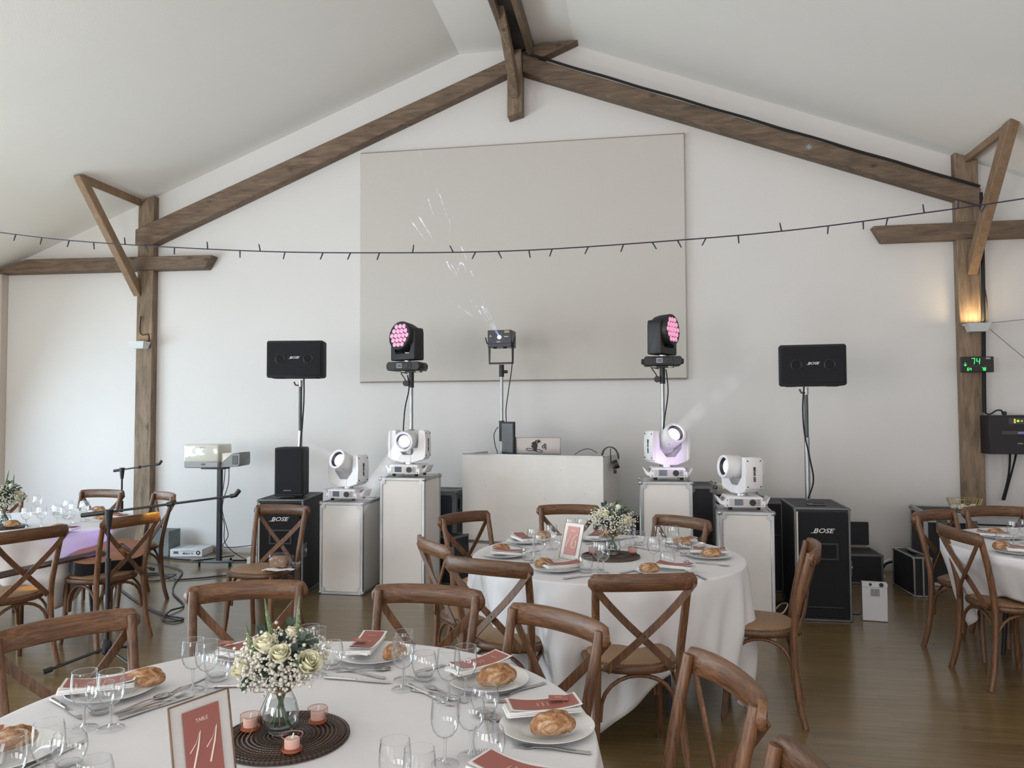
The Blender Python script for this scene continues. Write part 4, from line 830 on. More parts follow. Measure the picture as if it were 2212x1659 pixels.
b = B(); b.prism([(-.125, .0), (-.098, .0), (-.1115, .018 - .036)], -.028, -.026); b.prism([(-.118, .010), (-.105, .010), (-.1115, .020)], -.028, -.026); b.obj('led_arrow', GN, dm)
B().box(0, -.0255, -.015, .24, .001, .002).obj('dividing_line', M_DGREY, dm); B().box(.092, -.0258, .058, .042, .002, .018).obj('badge', M_GREY, dm)
cable('wall_wire', [(3.32, 7.98, 2.42), (3.75, 7.98, 2.46), (4.2, 7.98, 2.52)], .0022, 'thin wire running right from the right uplight'); cable('wall_wire', [(3.30, 7.98, 2.36), (3.55, 7.98, 2.12), (4.0, 7.98, 1.70)], .0022, 'thin wire slanting down right from the right uplight')
# string of party lights across the hall
sp = [(-6.2, 5.0, 3.18), (-4.72, 5.0, 2.94), (-3.95, 5.0, 2.835), (-2.74, 5.0, 2.725), (-1.82, 5.0, 2.675), (-.85, 5.0, 2.65), (.06, 5.0, 2.67), (.92, 5.0, 2.71), (1.73, 5.0, 2.785), (2.28, 5.0, 2.845), (3.2, 5.0, 2.96)]
sl = thing('string_lights', 'dark string light cable sagging across the whole hall', 'string lights', (0, 0, 0)); cp_, _ = catmull([Vector(p) for p in sp], 6, False, [1] * len(sp))
B().tube(cp_, .0042, 6).obj('wire', mat('string_wire', (.025, .02, .045), .6), sl)
def at_x(x):
    for a_, b_ in zip(cp_, cp_[1:]):
        if a_.x <= x <= b_.x: return a_.lerp(b_, (x - a_.x) / (b_.x - a_.x))
x = -4.75; rnd = random.Random(9); k = 0
while x < 2.35:
    p = at_x(x); up = rnd.random() < .33; a_ = rnd.uniform(-.5, .5); B().cyl((0, 0, 0), (.055 * math.sin(a_), .01, (.055 if up else -.05) * math.cos(a_)), .0052, .0040, 8).obj('bulb', MATS['string_wire'], sl, tuple(p)); x += rnd.uniform(.14, .30); k += 1
# floor cables at left
cable('cable', [(-4.62, 6.28, .01), (-4.04, 5.78, .01), (-3.66, 5.52, .01), (-3.47, 5.45, .01), (-3.50, 5.36, .01), (-3.62, 5.42, .01), (-3.69, 5.62, .02), (-3.71, 5.83, .01), (-4.06, 6.22, .01), (-4.28, 6.58, .01), (-4.38, 6.80, .01), (-4.60, 7.15, .01), (-5.22, 7.49, .01)], .0075, 'long blue-black cable looping over the floor below the guitar chair', mat('navy_cable', (.03, .03, .05), .5))
cable('cable', [(-4.85, 6.88, .01), (-4.70, 6.97, .01), (-4.46, 6.79, .02), (-4.35, 6.73, .01), (-4.15, 6.83, .01), (-3.95, 6.98, .01), (-3.3, 7.2, .01)], .0075, 'blue-black cable running right along the floor', MATS['navy_cable'])
cable('cable', [(-4.72, 6.76, .01), (-4.60, 6.62, .01), (-4.48, 6.70, .01), (-4.44, 6.84, .03), (-4.60, 6.92, .01), (-4.74, 6.84, .01), (-4.66, 6.74, .02)], .0065, 'small coil of cable on the floor by the left table', MATS['navy_cable'])
cable('cable', [(-5.2, 7.72, .012), (-4.7, 7.62, .012), (-4.0, 7.72, .012), (-3.3, 7.80, .012), (-2.6, 7.9, .012)], .010, 'thick black cable lying along the foot of the back wall')
cable('cable', [(2.17, 7.95, .03), (2.24, 7.9, .05), (2.30, 7.9, .12), (2.36, 7.86, .15)], .012, 'thick dark cable behind the briefcase'); cable('cable', [(2.24, 7.75, .02), (2.22, 7.78, .12), (2.30, 7.80, .18), (2.38, 7.80, .17)], .008, 'white cable loop behind the briefcase', M_WSAT)
cable('cable', [(1.02, 6.5, .01), (1.05, 6.40, .06), (1.10, 6.38, .10), (1.13, 6.6, .12)], .008, 'dark cable on the floor between short case and subwoofer'); cable('cable', [(1.0, 6.35, .01), (1.06, 6.26, .02), (1.11, 6.30, .08), (1.08, 6.4, .06), (1.03, 6.38, .02)], .006, 'pale coiled cable on the floor by the right subwoofer', M_WSAT)
cable('cable', [(1.56, 6.4, .01), (1.60, 6.22, .04), (1.635, 6.22, .06)], .004, 'short thin lead into the white metal box')

eb = B().box(0, 0, .28, .34, .20, .56, .05, seg=3)
for v in eb.bm.verts: v.co += Vector((.02, .02, .03)) * noise.noise(v.co * 9) * (v.co.z > .05)
tag(eb.obj('equipment_bag', mat('dark_brown_bag', (.035, .022, .018), .8), None, (-.12, 7.72, 0)), 'dark brown crumpled bag on the floor right of the white booth', 'bag')
# ---------------------------------------------------------------- things on the tables
Z0 = .7605
def register(t): TREE[t] = [(c, kids(c)) for c in kids(t)]; return t
first = {}
def put(kind, maker, loc, rz=0, label='', group='', cat=None, rot=None, scale=None):
    """first call moves the prototype itself, later calls copy it with its parts"""
    if kind not in first:
        t = maker(); first[kind] = register(t); t.location = loc; t.rotation_euler = rot if rot else (0, 0, rz); t['label'] = label; t['group'] = group
        if scale: t.scale = scale
        if cat: t['category'] = cat
        return t
    return dup(first[kind], loc, rz, label, group, rot, scale)
def mk_wine():
    t = thing('wine_glass', '', 'wine glass')
    B().lathe([(.0006, .0600), (.010, .0615), (.020, .067), (.028, .078), (.0325, .093), (.0335, .108), (.0320, .128), (.0300, .146)], 28).obj('bowl', G_GLASS, t, ang=80)
    B().tube([(.0300 * math.cos(2 * PI * i / 28), .0300 * math.sin(2 * PI * i / 28), .146) for i in range(28)], .0008, 5, closed=True).obj('rim', G_RIM, t, ang=80)
    B().lathe([(.0072, .0612), (.0046, .055), (.0036, .040), (.0036, .020), (.0048, .009), (.009, .005)], 14).obj('stem', G_RIM, t, ang=80)
    B().lathe([(.009, .005), (.020, .0032), (.031, .0018), (.0325, .0008), (.031, .0)], 28).obj('foot', G_GLASS, t, ang=80)
    return t
def mk_tumbler():
    t = thing('tumbler', '', 'tumbler glass')
    B().lathe([(.0006, .010), (.020, .011), (.026, .014), (.0325, .024), (.0375, .040), (.0385, .052), (.0365, .068), (.0330, .080)], 28).obj('bowl', G_GLASS, t, ang=80)
    B().tube([(.0330 * math.cos(2 * PI * i / 28), .0330 * math.sin(2 * PI * i / 28), .080) for i in range(28)], .0009, 5, closed=True).obj('rim', G_RIM, t, ang=80)
    B().lathe([(.0006, .0), (.020, .0), (.0265, .004), (.029, .012), (.027, .0155), (.020, .011), (.0006, .010)], 28).obj('thick_base', G_RIM, t, ang=80)
    return t
def rimmat():
    m, t, b, N, L = nt('thick_glass'); b.inputs['Base Color'].default_value = (.95, .97, .97, 1); b.inputs['Roughness'].default_value = .02; b.inputs['Transmission Weight'].default_value = 1; b.inputs['IOR'].default_value = 1.45
    N.remove(b); o = [n for n in N if n.type == 'OUTPUT_MATERIAL'][0]
    g = N.new('ShaderNodeBsdfGlass'); g.inputs['Roughness'].default_value = .01; g.inputs['IOR'].default_value = 1.33; tr = N.new('ShaderNodeBsdfTransparent'); tr.inputs[0].default_value = (.96, .97, .98, 1); mx = N.new('ShaderNodeMixShader'); mx.inputs[0].default_value = .55
    L.new(tr.outputs[0], mx.inputs[1]); L.new(g.outputs[0], mx.inputs[2]); L.new(mx.outputs[0], o.inputs[0]); return m
G_RIM = rimmat()
def mk_plate():
    b = B(); b.lathe([(.0006, .004), (.060, .004), (.072, .006), (.078, .0095), (.118, .0165), (.1215, .0175), (.1225, .0165), (.118, .0145), (.078, .006), (.066, .001), (.060, .0), (.0006, .0)], 56)
    return tag(b.obj('plate', M_PORC, None, ang=50), '', 'plate')
def mk_napkin():
    t = thing('folded_napkin', '', 'napkin')
    b = B()
    for k, (w, z) in enumerate(((.086, .003), (.084, .0085), (.085, .014))): b.box(0, 0, z * .8, w, .196, .0040, .0018)
    for v in b.bm.verts: v.co.z += .002 * math.sin(v.co.x * 40) + .006 * (abs(v.co.y) / .1) ** 2 ; v.co.x += .002 * math.sin(v.co.y * 50)
    b.obj('cloth', M_NAP, t)
    b = B().tube([(-.036, -.098, .008), (0, -.100, .014), (.036, -.098, .009)], .004, 6); b.obj('rolled_edge', M_NAP, t)
    return t
def mk_menu():
    t = thing('menu_card', '', 'menu card')
    def sheet(w, h, z, n=10):
        b = B(); rings = []
        for i in range(n + 1):
            y = -h / 2 + h * i / n; zz = z + .010 * (y / (h / 2)) ** 2
            rings.append([b.bm.verts.new((-w / 2, y, zz)), b.bm.verts.new((w / 2, y, zz)), b.bm.verts.new((w / 2, y, zz + .0006)), b.bm.verts.new((-w / 2, y, zz + .0006))])
        return b.skin(rings)
    sheet(.086, .192, 0).obj('card', M_PAPER, t); sheet(.070, .176, .0008).obj('print', M_MENU, t)
    for y, w_ in ((.055, .030), (.012, .022), (-.002, .026), (-.016, .020)): B().box(0, y, .0012 + .010 * (y / .0925) ** 2 + .0006, w_, .0035, .0004).obj('lettering', M_GOLDINK, t)
    return t
def mk_name():
    t = thing('name_card', '', 'name card'); B().box(0, 0, .0006, .052, .036, .0010).obj('card', M_MENU, t); B().box(0, .002, .0013, .020, .005, .0003).obj('lettering', M_GOLDINK, t)
    for y in (-.0145, .0145): B().box(0, y, .0013, .046, .0006, .0003).obj('border', M_GOLDINK, t)
    return t
def bread_mat():
    m, t, b, N, L = nt('bread_crust'); tc = N.new('ShaderNodeTexCoord'); mp = N.new('ShaderNodeMapping'); mp.inputs['Scale'].default_value = (18, 34, 26); mp.inputs['Rotation'].default_value = (0, 0, .6); L.new(tc.outputs['Object'], mp.inputs[0])
    nz = N.new('ShaderNodeTexNoise'); nz.inputs['Scale'].default_value = 1.3; nz.inputs['Detail'].default_value = 8; nz.inputs['Roughness'].default_value = .7; nz.inputs['Distortion'].default_value = 1.5; L.new(mp.outputs[0], nz.inputs['Vector'])
    rp = N.new('ShaderNodeValToRGB'); L.new(nz.outputs['Fac'], rp.inputs[0]); e = rp.color_ramp.elements; e[0].position = .36; e[0].color = (.16, .062, .022, 1); e[1].position = .70; e[1].color = (.72, .58, .43, 1); q = e.new(.5); q.color = (.38, .19, .08, 1)
    L.new(rp.outputs[0], b.inputs['Base Color']); b.inputs['Roughness'].default_value = .7; bp = N.new('ShaderNodeBump'); bp.inputs['Strength'].default_value = .7; bp.inputs['Distance'].default_value = .004; L.new(nz.outputs['Fac'], bp.inputs['Height']); L.new(bp.outputs[0], b.inputs['Normal'])
    return m
M_BREAD = bread_mat()
def mk_bread(seed):
    def f():
        b = B(); b.sph((0, 0, 0), .052, 40, (1.0, .58, .54))
        rnd = random.Random(seed); o = Vector((seed * 3.1, seed, 0))
        for v in b.bm.verts:
            p = v.co.copy(); d = .0032 * noise.noise(p * 20 + o) + .0028 * noise.noise(p * 60 + o); v.co += p.normalized() * d
            g = math.exp(-((v.co.y + .15 * v.co.x) / .006) ** 2) * (1 if v.co.z > 0 else 0); v.co.z += (.0035 - .010 * g) * (abs(v.co.x) < .036)
            if v.co.z < -.017: v.co.z = -.017
            v.co.z += .017; v.co.x += .08 * v.co.y
        return tag(b.obj('bread_roll', M_BREAD, None, ang=60), '', 'bread roll')
    return f
def mk_fork():
    t = thing('fork', '', 'fork')
    B().tube([(-.095, 0, .0022), (-.05, 0, .0030), (0, 0, .006), (.03, 0, .0045), (.048, 0, .003)], [1.4, 1.25, .8, .75, 1.0], prof=[(-.0048, -.0011), (.0048, -.0011), (.0048, .0011), (-.0048, .0011)], up=(0, 0, 1), smooth=4).obj('handle', M_STEEL, t)
    b = B(); b.prism([(.044, -.006), (.056, -.0115), (.066, -.0115), (.066, .0115), (.056, .0115), (.044, .006)], .0018, .0034, 'xy')
    for k in range(4): b.tube([(.064, -.0098 + k * .0065, .0026), (.080, -.0098 + k * .0065, .0036), (.098, -.0098 + k * .0060 + .0008, .0075)], [1, .95, .45], 5, prof=[(-.0019, -.0008), (.0019, -.0008), (.0019, .0008), (-.0019, .0008)], up=(0, 0, 1))
    b.obj('tines', M_STEEL, t); return t
def mk_knife():
    t = thing('table_knife', '', 'knife')
    B().tube([(-.11, 0, .004), (-.09, 0, .0042), (-.03, 0, .0042), (-.005, 0, .004)], [.9, 1.1, .9, .75], 10, smooth=3, prof=[(-.0065, 0), (-.0045, -.0032), (.0045, -.0032), (.0065, 0), (.0045, .0032), (-.0045, .0032)], up=(0, 0, 1)).obj('handle', M_STEEL, t)
    B().prism([(-.006, -.006), (.05, -.0085), (.095, -.0075), (.112, .002), (.10, .0055), (-.006, .006)], .0028, .0042, 'xy').obj('blade', M_CHROME, t); return t
def mk_spoon():
    t = thing('spoon', '', 'spoon')
    B().tube([(-.085, 0, .0022), (-.045, 0, .003), (.005, 0, .0068), (.035, 0, .004)], [1.35, 1.2, .75, .7], prof=[(-.0045, -.0011), (.0045, -.0011), (.0045, .0011), (-.0045, .0011)], up=(0, 0, 1), smooth=4).obj('handle', M_STEEL, t)
    b = B(); rings = []
    for k, (s, z) in enumerate(((1, .0052), (.8, .0026), (.45, .001), (.02, .0006))): rings.append([b.bm.verts.new((.058 + .027 * s * math.cos(2 * PI * i / 24), .0165 * s * math.sin(2 * PI * i / 24), z)) for i in range(24)])
    b.skin(rings, cap=False); o = b.obj('spoon_bowl', M_STEEL, t, ang=80); md = o.modifiers.new('thickness', 'SOLIDIFY'); md.thickness = .0011; return t
def ends(kind, mk, a, b_, lb, grp, L=.2):
    a = Vector((*a, 0)); b2 = Vector((*b_, 0)); c = (a + b2) / 2; d = b2 - a; return put(kind, mk, (c.x, c.y, Z0), math.atan2(d.y, d.x), lb, grp)
BR = [('bread_a', mk_bread(1)), ('bread_b', mk_bread(4)), ('bread_c', mk_bread(9))]
def setting(tag_, tbl, c, plate, mang, bread, bang, name=None, mshift=(0, 0), n=0, bs=1.0, mtilt=.06):
    """one cover: plate, folded napkin, menu, roll; tag_ names its place in words"""
    px, py = plate
    put('plate', mk_plate, (px, py, Z0), 0, 'white plate ' + tag_, 'plates on ' + tbl)
    mx, my = px + mshift[0], py + mshift[1]
    put('napkin', mk_napkin, (mx, my, Z0 + .0185), mang, 'folded white napkin under the menu ' + tag_, 'napkins on ' + tbl)
    put('menu', mk_menu, (mx + .003, my + .002, Z0 + .0380), 0, 'terracotta menu card ' + tag_, 'menus on ' + tbl, rot=(mtilt * .2, mtilt * .15, mang))
    if bread:
        k, f = BR[n % 3]; put(k, f, (bread[0], bread[1], Z0 + .016), bang, 'crusty bread roll ' + tag_, 'bread rolls on ' + tbl, scale=(bs, bs, bs))
    if name: put('name', mk_name, (name[0], name[1], Z0 + .050), name[2], 'small terracotta name card ' + tag_, 'name cards on ' + tbl)
A = 'table 11'; P1 = 'near the left chair of the nearest table'; P2 = 'behind the bouquet of table 11'; P3 = 'just right of the bouquet on table 11'
P4 = 'at the far right rim of table 11'; P5 = 'in the right foreground of table 11'; P6 = 'at the bottom picture edge, right'; P7 = 'at the bottom left picture corner'
setting(P1, A, T11, (-1.53, 2.05), R(-62), (-1.445, 2.085), R(20), None, (-.02, -.03), 0, 1.05)
setting(P2, A, T11, (-1.30, 2.44), R(-20), (-1.20, 2.47), R(0), (-1.37, 2.40, R(5)), (-.01, -.01), 1)
setting(P3, A, T11, (-.89, 2.485), R(3), (-.80, 2.44), R(60), (-.945, 2.495, R(3)), (-.035, .03), 2, .95)
setting(P4, A, T11, (-.46, 2.30), R(-42), (-.425, 2.255), R(35), None, (-.045, .065), 0, 1.2)
setting(P5, A, T11, (-.245, 1.985), R(-70), (-.225, 1.935), R(15), (-.225, 2.075, R(8)), (-.02, .065), 1, 1.12)
setting(P6, A, T11, (-.27, 1.64), R(-115), (-.23, 1.57), R(0), None, (-.01, .03), 2)
setting(P7, A, T11, (-1.50, 1.63), R(-140), (-1.49, 1.65), R(50), None, (-.03, -.03), 2)
def glass2(tag_, tbl, wl, tum=None):
    g = 'wine glasses on ' + tbl
    if len(wl) == 2:
        put('wine', mk_wine, (*wl[0], Z0), 0, 'left wine glass of the pair ' + tag_, g); put('wine', mk_wine, (*wl[1], Z0), 0, 'right wine glass of the pair ' + tag_, g)
    elif wl: put('wine', mk_wine, (*wl[0], Z0), 0, 'single stemmed wine glass ' + tag_, g)
    if tum: put('tumbler', mk_tumbler, (*tum, Z0), 0, 'round clear tumbler ' + tag_, 'tumblers on ' + tbl)
glass2(P1, A, [(-1.43, 1.81), (-1.36, 1.82)], (-1.46, 1.91)); glass2('behind the table 11 card, left of the bouquet', A, [(-1.31, 2.11), (-1.26, 2.10)], (-1.285, 2.20))
glass2('directly behind the right roses of the big bouquet', A, [(-1.03, 2.30), (-1.00, 2.28)], (-.985, 2.36)); glass2('alone at the middle of table 11\'s far side', A, [(-.72, 2.29), (-.70, 2.21)], (-.66, 2.30))
glass2('before the plate with the larger bread, table 11', A, [(-.54, 2.13), (-.50, 2.17)], (-.42, 2.05)); glass2('nearest the right foreground plate of table 11', A, [(-.455, 1.76), (-.405, 1.81)], (-.355, 1.78))
glass2('cut by the bottom edge, middle of table 11', A, [(-.50, 1.53), (-.44, 1.50)]); glass2(P7, A, [(-1.30, 1.43), (-1.27, 1.50)], (-1.30, 1.60)); put('tumbler', mk_tumbler, (-1.15, 1.49, Z0), 0, 'clear tumbler at the bottom edge left of the number 11 card', 'tumblers on ' + A)
def cut(kind, a, b_, lb, tbl=A):
    mk = {'fork': mk_fork, 'knife': mk_knife, 'spoon': mk_spoon}[kind]; return ends(kind, mk, a, b_, lb, kind + 's on ' + tbl)
cut('knife', (-1.66, 1.97), (-1.47, 1.86), 'steel knife with chunky handle, left of the plate at table 11\'s left'); cut('fork', (-1.33, 2.21), (-1.36, 2.02), 'fork right of the plate at table 11\'s left')
cut('spoon', (-1.41, 1.91), (-1.355, 2.06), 'spoon lying before the plate at table 11\'s left'); cut('knife', (-1.37, 1.88), (-1.28, 2.06), 'knife nearest the number 11 card'); cut('fork', (-1.395, 1.895), (-1.30, 2.06), 'fork between spoon and knife near the number 11 card')
cut('knife', (-.96, 2.262), (-.75, 2.25), 'knife in front of the plate right of the bouquet'); cut('fork', (-.78, 2.285), (-.96, 2.35), 'fork in front of the plate right of the bouquet'); cut('spoon', (-.95, 2.325), (-.79, 2.37), 'spoon in front of the plate right of the bouquet')
cut('knife', (-.68, 2.23), (-.53, 2.11), 'knife lying left of the big bread plate on table 11'); cut('fork', (-.49, 2.13), (-.64, 2.25), 'fork left of the big bread plate on table 11'); cut('spoon', (-.66, 2.20), (-.52, 2.15), 'spoon left of the big bread plate on table 11')
cut('fork', (-.285, 2.33), (-.42, 2.17), 'fork right of the big bread plate on table 11'); cut('knife', (-.69, 2.36), (-.57, 2.50), 'knife between the two far plates of table 11')
cut('fork', (-.125, 1.865), (-.315, 1.88), 'fork below the right foreground plate'); cut('knife', (-.24, 2.17), (-.42, 2.15), 'knife above the right foreground plate'); cut('fork', (-.375, 1.92), (-.425, 2.07), 'fork left of the right foreground plate'); cut('spoon', (-.36, 1.90), (-.395, 2.05), 'spoon left of the right foreground plate')
cut('knife', (-1.40, 1.54), (-1.37, 1.73), 'knife at the bottom left, nearest the wine glass'); cut('fork', (-1.43, 1.55), (-1.41, 1.71), 'fork at the bottom left beside the knife'); cut('fork', (-.355, 1.68), (-.375, 1.80), 'fork at the bottom edge below the tumbler'); cut('knife', (-.13, 1.745), (-.31, 1.785), 'knife at the bottom edge above the cut menu')
cut('knife', (-1.24, 2.14), (-1.06, 2.18), 'knife half hidden behind the bouquet')
# table 16
C16 = 'table 16'
Q = ['at the left end of table 16', 'behind the glasses at table 16\'s far left', 'at the front left of table 16', 'at the front of table 16, behind the turned chair', 'at the right end of table 16', 'at table 16\'s far right, before the chair', 'behind the number 16 card']
setting(Q[0], C16, T16, (-.77, 4.33), R(80), (-.80, 4.385), R(0), None, (.03, -.03), 0); setting(Q[1], C16, T16, (-.72, 4.80), R(30), (-.62, 4.89), R(0), None, (-.02, .0), 1)
setting(Q[2], C16, T16, (-.44, 3.985), R(-62), (-.50, 3.975), R(10), None, (.04, -.02), 2); setting(Q[3], C16, T16, (.09, 3.985), R(-110), (.035, 3.93), R(0), None, (.07, .04), 0)
setting(Q[4], C16, T16, (.37, 4.46), R(-92), (.375, 4.40), R(-12), None, (.0, .035), 1, 1.05); setting(Q[5], C16, T16, (.26, 4.80), R(-60), (.24, 4.75), R(-10), None, (-.03, .03), 2); setting(Q[6], C16, T16, (-.29, 4.97), R(-12), (-.20, 5.02), R(0), None, (.0, .0), 0)
glass2('in the cluster left of the number 16 card, rear', C16, [(-.62, 4.42), (-.53, 4.58)]); glass2('in the cluster left of the number 16 card, front', C16, [(-.55, 4.20), (-.475, 4.26)], (-.61, 4.17))
glass2('before the placemat of table 16', C16, [(-.225, 4.02), (-.195, 3.95)], (-.285, 3.96)); glass2('just right of the small bouquet', C16, [(-.10, 4.71), (-.07, 4.80)], (-.02, 4.83)); glass2('right of the placemat on table 16', C16, [(.06, 4.19), (.155, 4.22)], (.13, 4.13))
glass2('before the far right chair of table 16', C16, [(.10, 4.62), (.18, 4.62)], (.24, 4.50)); glass2('hidden partly behind the number 16 card', C16, [(-.44, 4.86), (-.37, 4.88)])
cut('knife', (-.83, 4.73), (-.66, 4.57), 'knife before the far left plate of table 16', C16); cut('fork', (-.62, 4.50), (-.70, 4.40), 'fork beside the left end plate of table 16', C16); cut('knife', (-.37, 3.78), (-.22, 3.90), 'knife on the front left rim of table 16', C16); cut('spoon', (-.46, 4.17), (-.36, 4.06), 'spoon above the front left bread of table 16', C16)
cut('knife', (-.10, 3.95), (.02, 4.09), 'knife left of the front plate, table 16', C16); cut('fork', (-.04, 3.83), (-.01, 4.00), 'fork left of the front plate, table 16', C16); cut('knife', (.30, 3.87), (.23, 4.05), 'knife right of the front plate, table 16', C16); cut('fork', (.27, 4.30), (.46, 4.21), 'fork below the right end plate, table 16', C16)
cut('knife', (.155, 4.02), (.15, 4.25), 'knife left of the right end plate, table 16', C16); cut('fork', (.19, 4.03), (.20, 4.22), 'fork left of the right end plate, table 16', C16); cut('spoon', (.235, 4.15), (.24, 4.34), 'spoon left of the right end plate, table 16', C16); cut('knife', (-.06, 4.74), (.08, 4.62), 'knife right of the small bouquet', C16); cut('fork', (.16, 4.66), (.34, 4.79), 'fork before the far right plate, table 16', C16)
cut('fork', (-.33, 4.80), (-.20, 4.90), 'fork behind the placemat of table 16', C16); cut('knife', (-.14, 4.99), (-.05, 5.10), 'knife at the far rim of table 16', C16)
# left and right tables
LT = 'the left table'; RT = 'the right table'
setting('near the guitar chair on the left table', LT, TL, (-3.98, 4.72), R(75), (-3.97, 4.74), R(20), None, (.05, .05), 1); setting('on the left table below the mic boom', LT, TL, (-4.02, 5.38), R(60), (-4.08, 5.30), R(0), None, (.02, .02), 2)
setting('at the far side of the left table', LT, TL, (-4.45, 5.70), R(10), (-4.38, 5.68), R(0), None, (0, 0), 0); setting('at the left table\'s picture-edge side', LT, TL, (-4.02, 4.40), R(110), (-4.44, 4.86), R(40), None, (.0, .0), 2)
glass2('right of the left table\'s bouquet', LT, [(-4.36, 4.90), (-4.28, 4.95)]); glass2('rear left on the left table', LT, [(-4.90, 5.62)], (-4.72, 5.62)); glass2('in the middle cluster of the left table, front', LT, [(-4.22, 5.03), (-4.19, 5.16)]); glass2('in the middle cluster of the left table, rear', LT, [(-4.26, 5.36), (-4.20, 5.28)], (-4.50, 5.45))
glass2('behind the middle cluster of the left table', LT, [(-4.42, 5.38)]); cut('knife', (-4.05, 4.55), (-4.15, 4.70), 'knife on the left table before the picture-edge chair', LT)
setting('on the right table below the wire basket', RT, TR, (2.27, 5.40), R(65), (2.24, 5.42), R(0), None, (-.06, -.02), 1); setting('on the right table\'s near rim', RT, TR, (2.12, 4.84), R(75), (2.05, 4.88), R(0), None, (.03, -.03), 2); setting('at the right picture edge on the right table', RT, TR, (2.62, 4.55), R(150), (2.70, 4.55), R(0), None, (0, 0), 0)
glass2('at the middle of the right table', RT, [(2.22, 5.13), (2.32, 5.20)], (2.15, 5.10)); put('tumbler', mk_tumbler, (2.26, 4.98, Z0), 0, 'second clear tumbler at the middle of the right table', 'tumblers on ' + RT); cut('knife', (2.20, 4.62), (2.06, 4.70), 'knife on the near rim of the right table', RT)
# number cards
def number_card(label, base, nrm, num, fr, back):
    t = thing('table_number', label, 'table number', (*base, Z0), 0); ang = math.atan2(nrm[1], nrm[0]) + PI / 2
    t.rotation_euler = (R(-back), 0, ang)
    B().box(0, 0, .1, .142, .003, .2, .0005).obj('clear_sheet', G_ACR, t)
    B().prism([(-.072, 0), (.072, 0), (.072, .202), (-.072, .202)], .0012, .0024).obj('backing_paper', mat('marbled_card', (.74, .71, .68), .35, var=.06), t)
    for s in (-1, 1): B().box(s * .0725, 0, .101, .0028, .005, .204, .0006).obj('frame_edge', fr, t); B().box(0, 0, .1005 + s * .1015, .146, .005, .0028, .0006).obj('frame_edge', fr, t)
    B().box(0, -.0022, .103, .088, .0008, .158).obj('print', M_MENU if num == '11' else mat('pink_print', (.50, .235, .21), .55), t); text('lettering', 'TABLE', .0105, M_CREAM, t, (0, -.0028, .158), FRONT, .0001, 0, 0)
    for k, ch in enumerate(num):
        x0 = (-.030 if k == 0 else .010) + (.006 if num == '11' else 0)
        if ch == '1': P = [(x0 - .010, .098), (x0 + .004, .112), (x0 + .018, .136), (x0 + .010, .105), (x0 - .004, .066)]; w_ = [.6, .5, .7, 1.1, 1.2]; sm = 1
        else: P = [(x0 + .034, .130), (x0 + .026, .139), (x0 + .008, .125), (x0 - .005, .098), (x0 - .004, .074), (x0 + .010, .064), (x0 + .024, .074), (x0 + .028, .092), (x0 + .018, .103), (x0 + .004, .096), (x0 - .004, .082)]; w_ = [.5, .6, .9, 1.1, 1.1, .9, .9, 1.0, .8, .6, .5]; sm = 4
        B().tube([(x, -.003, z) for x, z in P], [(.0018 if num == '11' else .0023) * q for q in w_], 6, smooth=sm if sm > 1 else 0).obj('numeral', M_CREAM, t)
    for s in (-1, 1): B().box(s * .045, .022, .008, .012, .045, .016, .003).obj('foot', G_ACR, t)
    return t
number_card('table number card 11, terracotta print in a bronze edged clear stand', (-.915, 1.535), (.125, -.055), '11', M_COPPER, 10)
number_card('table number card 16, pink print in a gold edged clear stand', (-.405, 4.29), (-.095, -.12), '16', mat('gold_frame', (.42, .31, .17), .4, .5), 16)
# placemats, vases, candles, bouquets
def rattan():
    m, t, b, N, L = nt('dark_rattan'); tc = N.new('ShaderNodeTexCoord'); wv = N.new('ShaderNodeTexWave'); wv.wave_type = 'RINGS'; wv.rings_direction = 'Z'; wv.inputs['Scale'].default_value = 26; wv.inputs['Distortion'].default_value = .6; L.new(tc.outputs['Object'], wv.inputs['Vector'])
    gr_ = N.new('ShaderNodeTexGradient'); gr_.gradient_type = 'RADIAL'; L.new(tc.outputs['Object'], gr_.inputs['Vector']); mu = N.new('ShaderNodeMath'); mu.operation = 'MULTIPLY'; mu.inputs[1].default_value = 500; L.new(gr_.outputs['Fac'], mu.inputs[0]); sn = N.new('ShaderNodeMath'); sn.operation = 'SINE'; L.new(mu.outputs[0], sn.inputs[0])
    ad = N.new('ShaderNodeMath'); ad.operation = 'MULTIPLY_ADD'; ad.inputs[1].default_value = .25; L.new(sn.outputs[0], ad.inputs[0]); L.new(wv.outputs['Fac'], ad.inputs[2])
    rp = N.new('ShaderNodeValToRGB'); L.new(ad.outputs[0], rp.inputs[0]); rp.color_ramp.elements[0].color = (.022, .012, .009, 1); rp.color_ramp.elements[1].color = (.125, .070, .048, 1)
    L.new(rp.outputs[0], b.inputs['Base Color']); b.inputs['Roughness'].default_value = .5; bp = N.new('ShaderNodeBump'); bp.inputs['Strength'].default_value = .9; bp.inputs['Distance'].default_value = .004; L.new(ad.outputs[0], bp.inputs['Height']); L.new(bp.outputs[0], b.inputs['Normal']); return m
M_RAT = rattan()
def placemat(c, r, lb):
    b = B(); b.lathe([(.0006, .006), (r - .006, .006), (r, .004), (r, .002), (r - .004, 0), (.0006, 0)], 64)
    for k in range(1, 16): b.tube([(r * k / 15.4 * math.cos(2 * PI * i / 64), r * k / 15.4 * math.sin(2 * PI * i / 64), .006) for i in range(64)], .0042 * r / .165, 5, closed=True)
    tag(b.obj('placemat', M_RAT, None, (*c, Z0), ang=60), lb, 'placemat', 'woven placemats')
ZM = Z0 + .0105
MC11 = (-.885, 1.835); MC16 = (-.175, 4.40)
placemat(MC11, .158, 'round dark woven placemat on the nearest table'); placemat(MC16, .165, 'round dark woven placemat on table 16'); placemat((-4.56, 4.90), .16, 'round dark woven placemat on the left table')
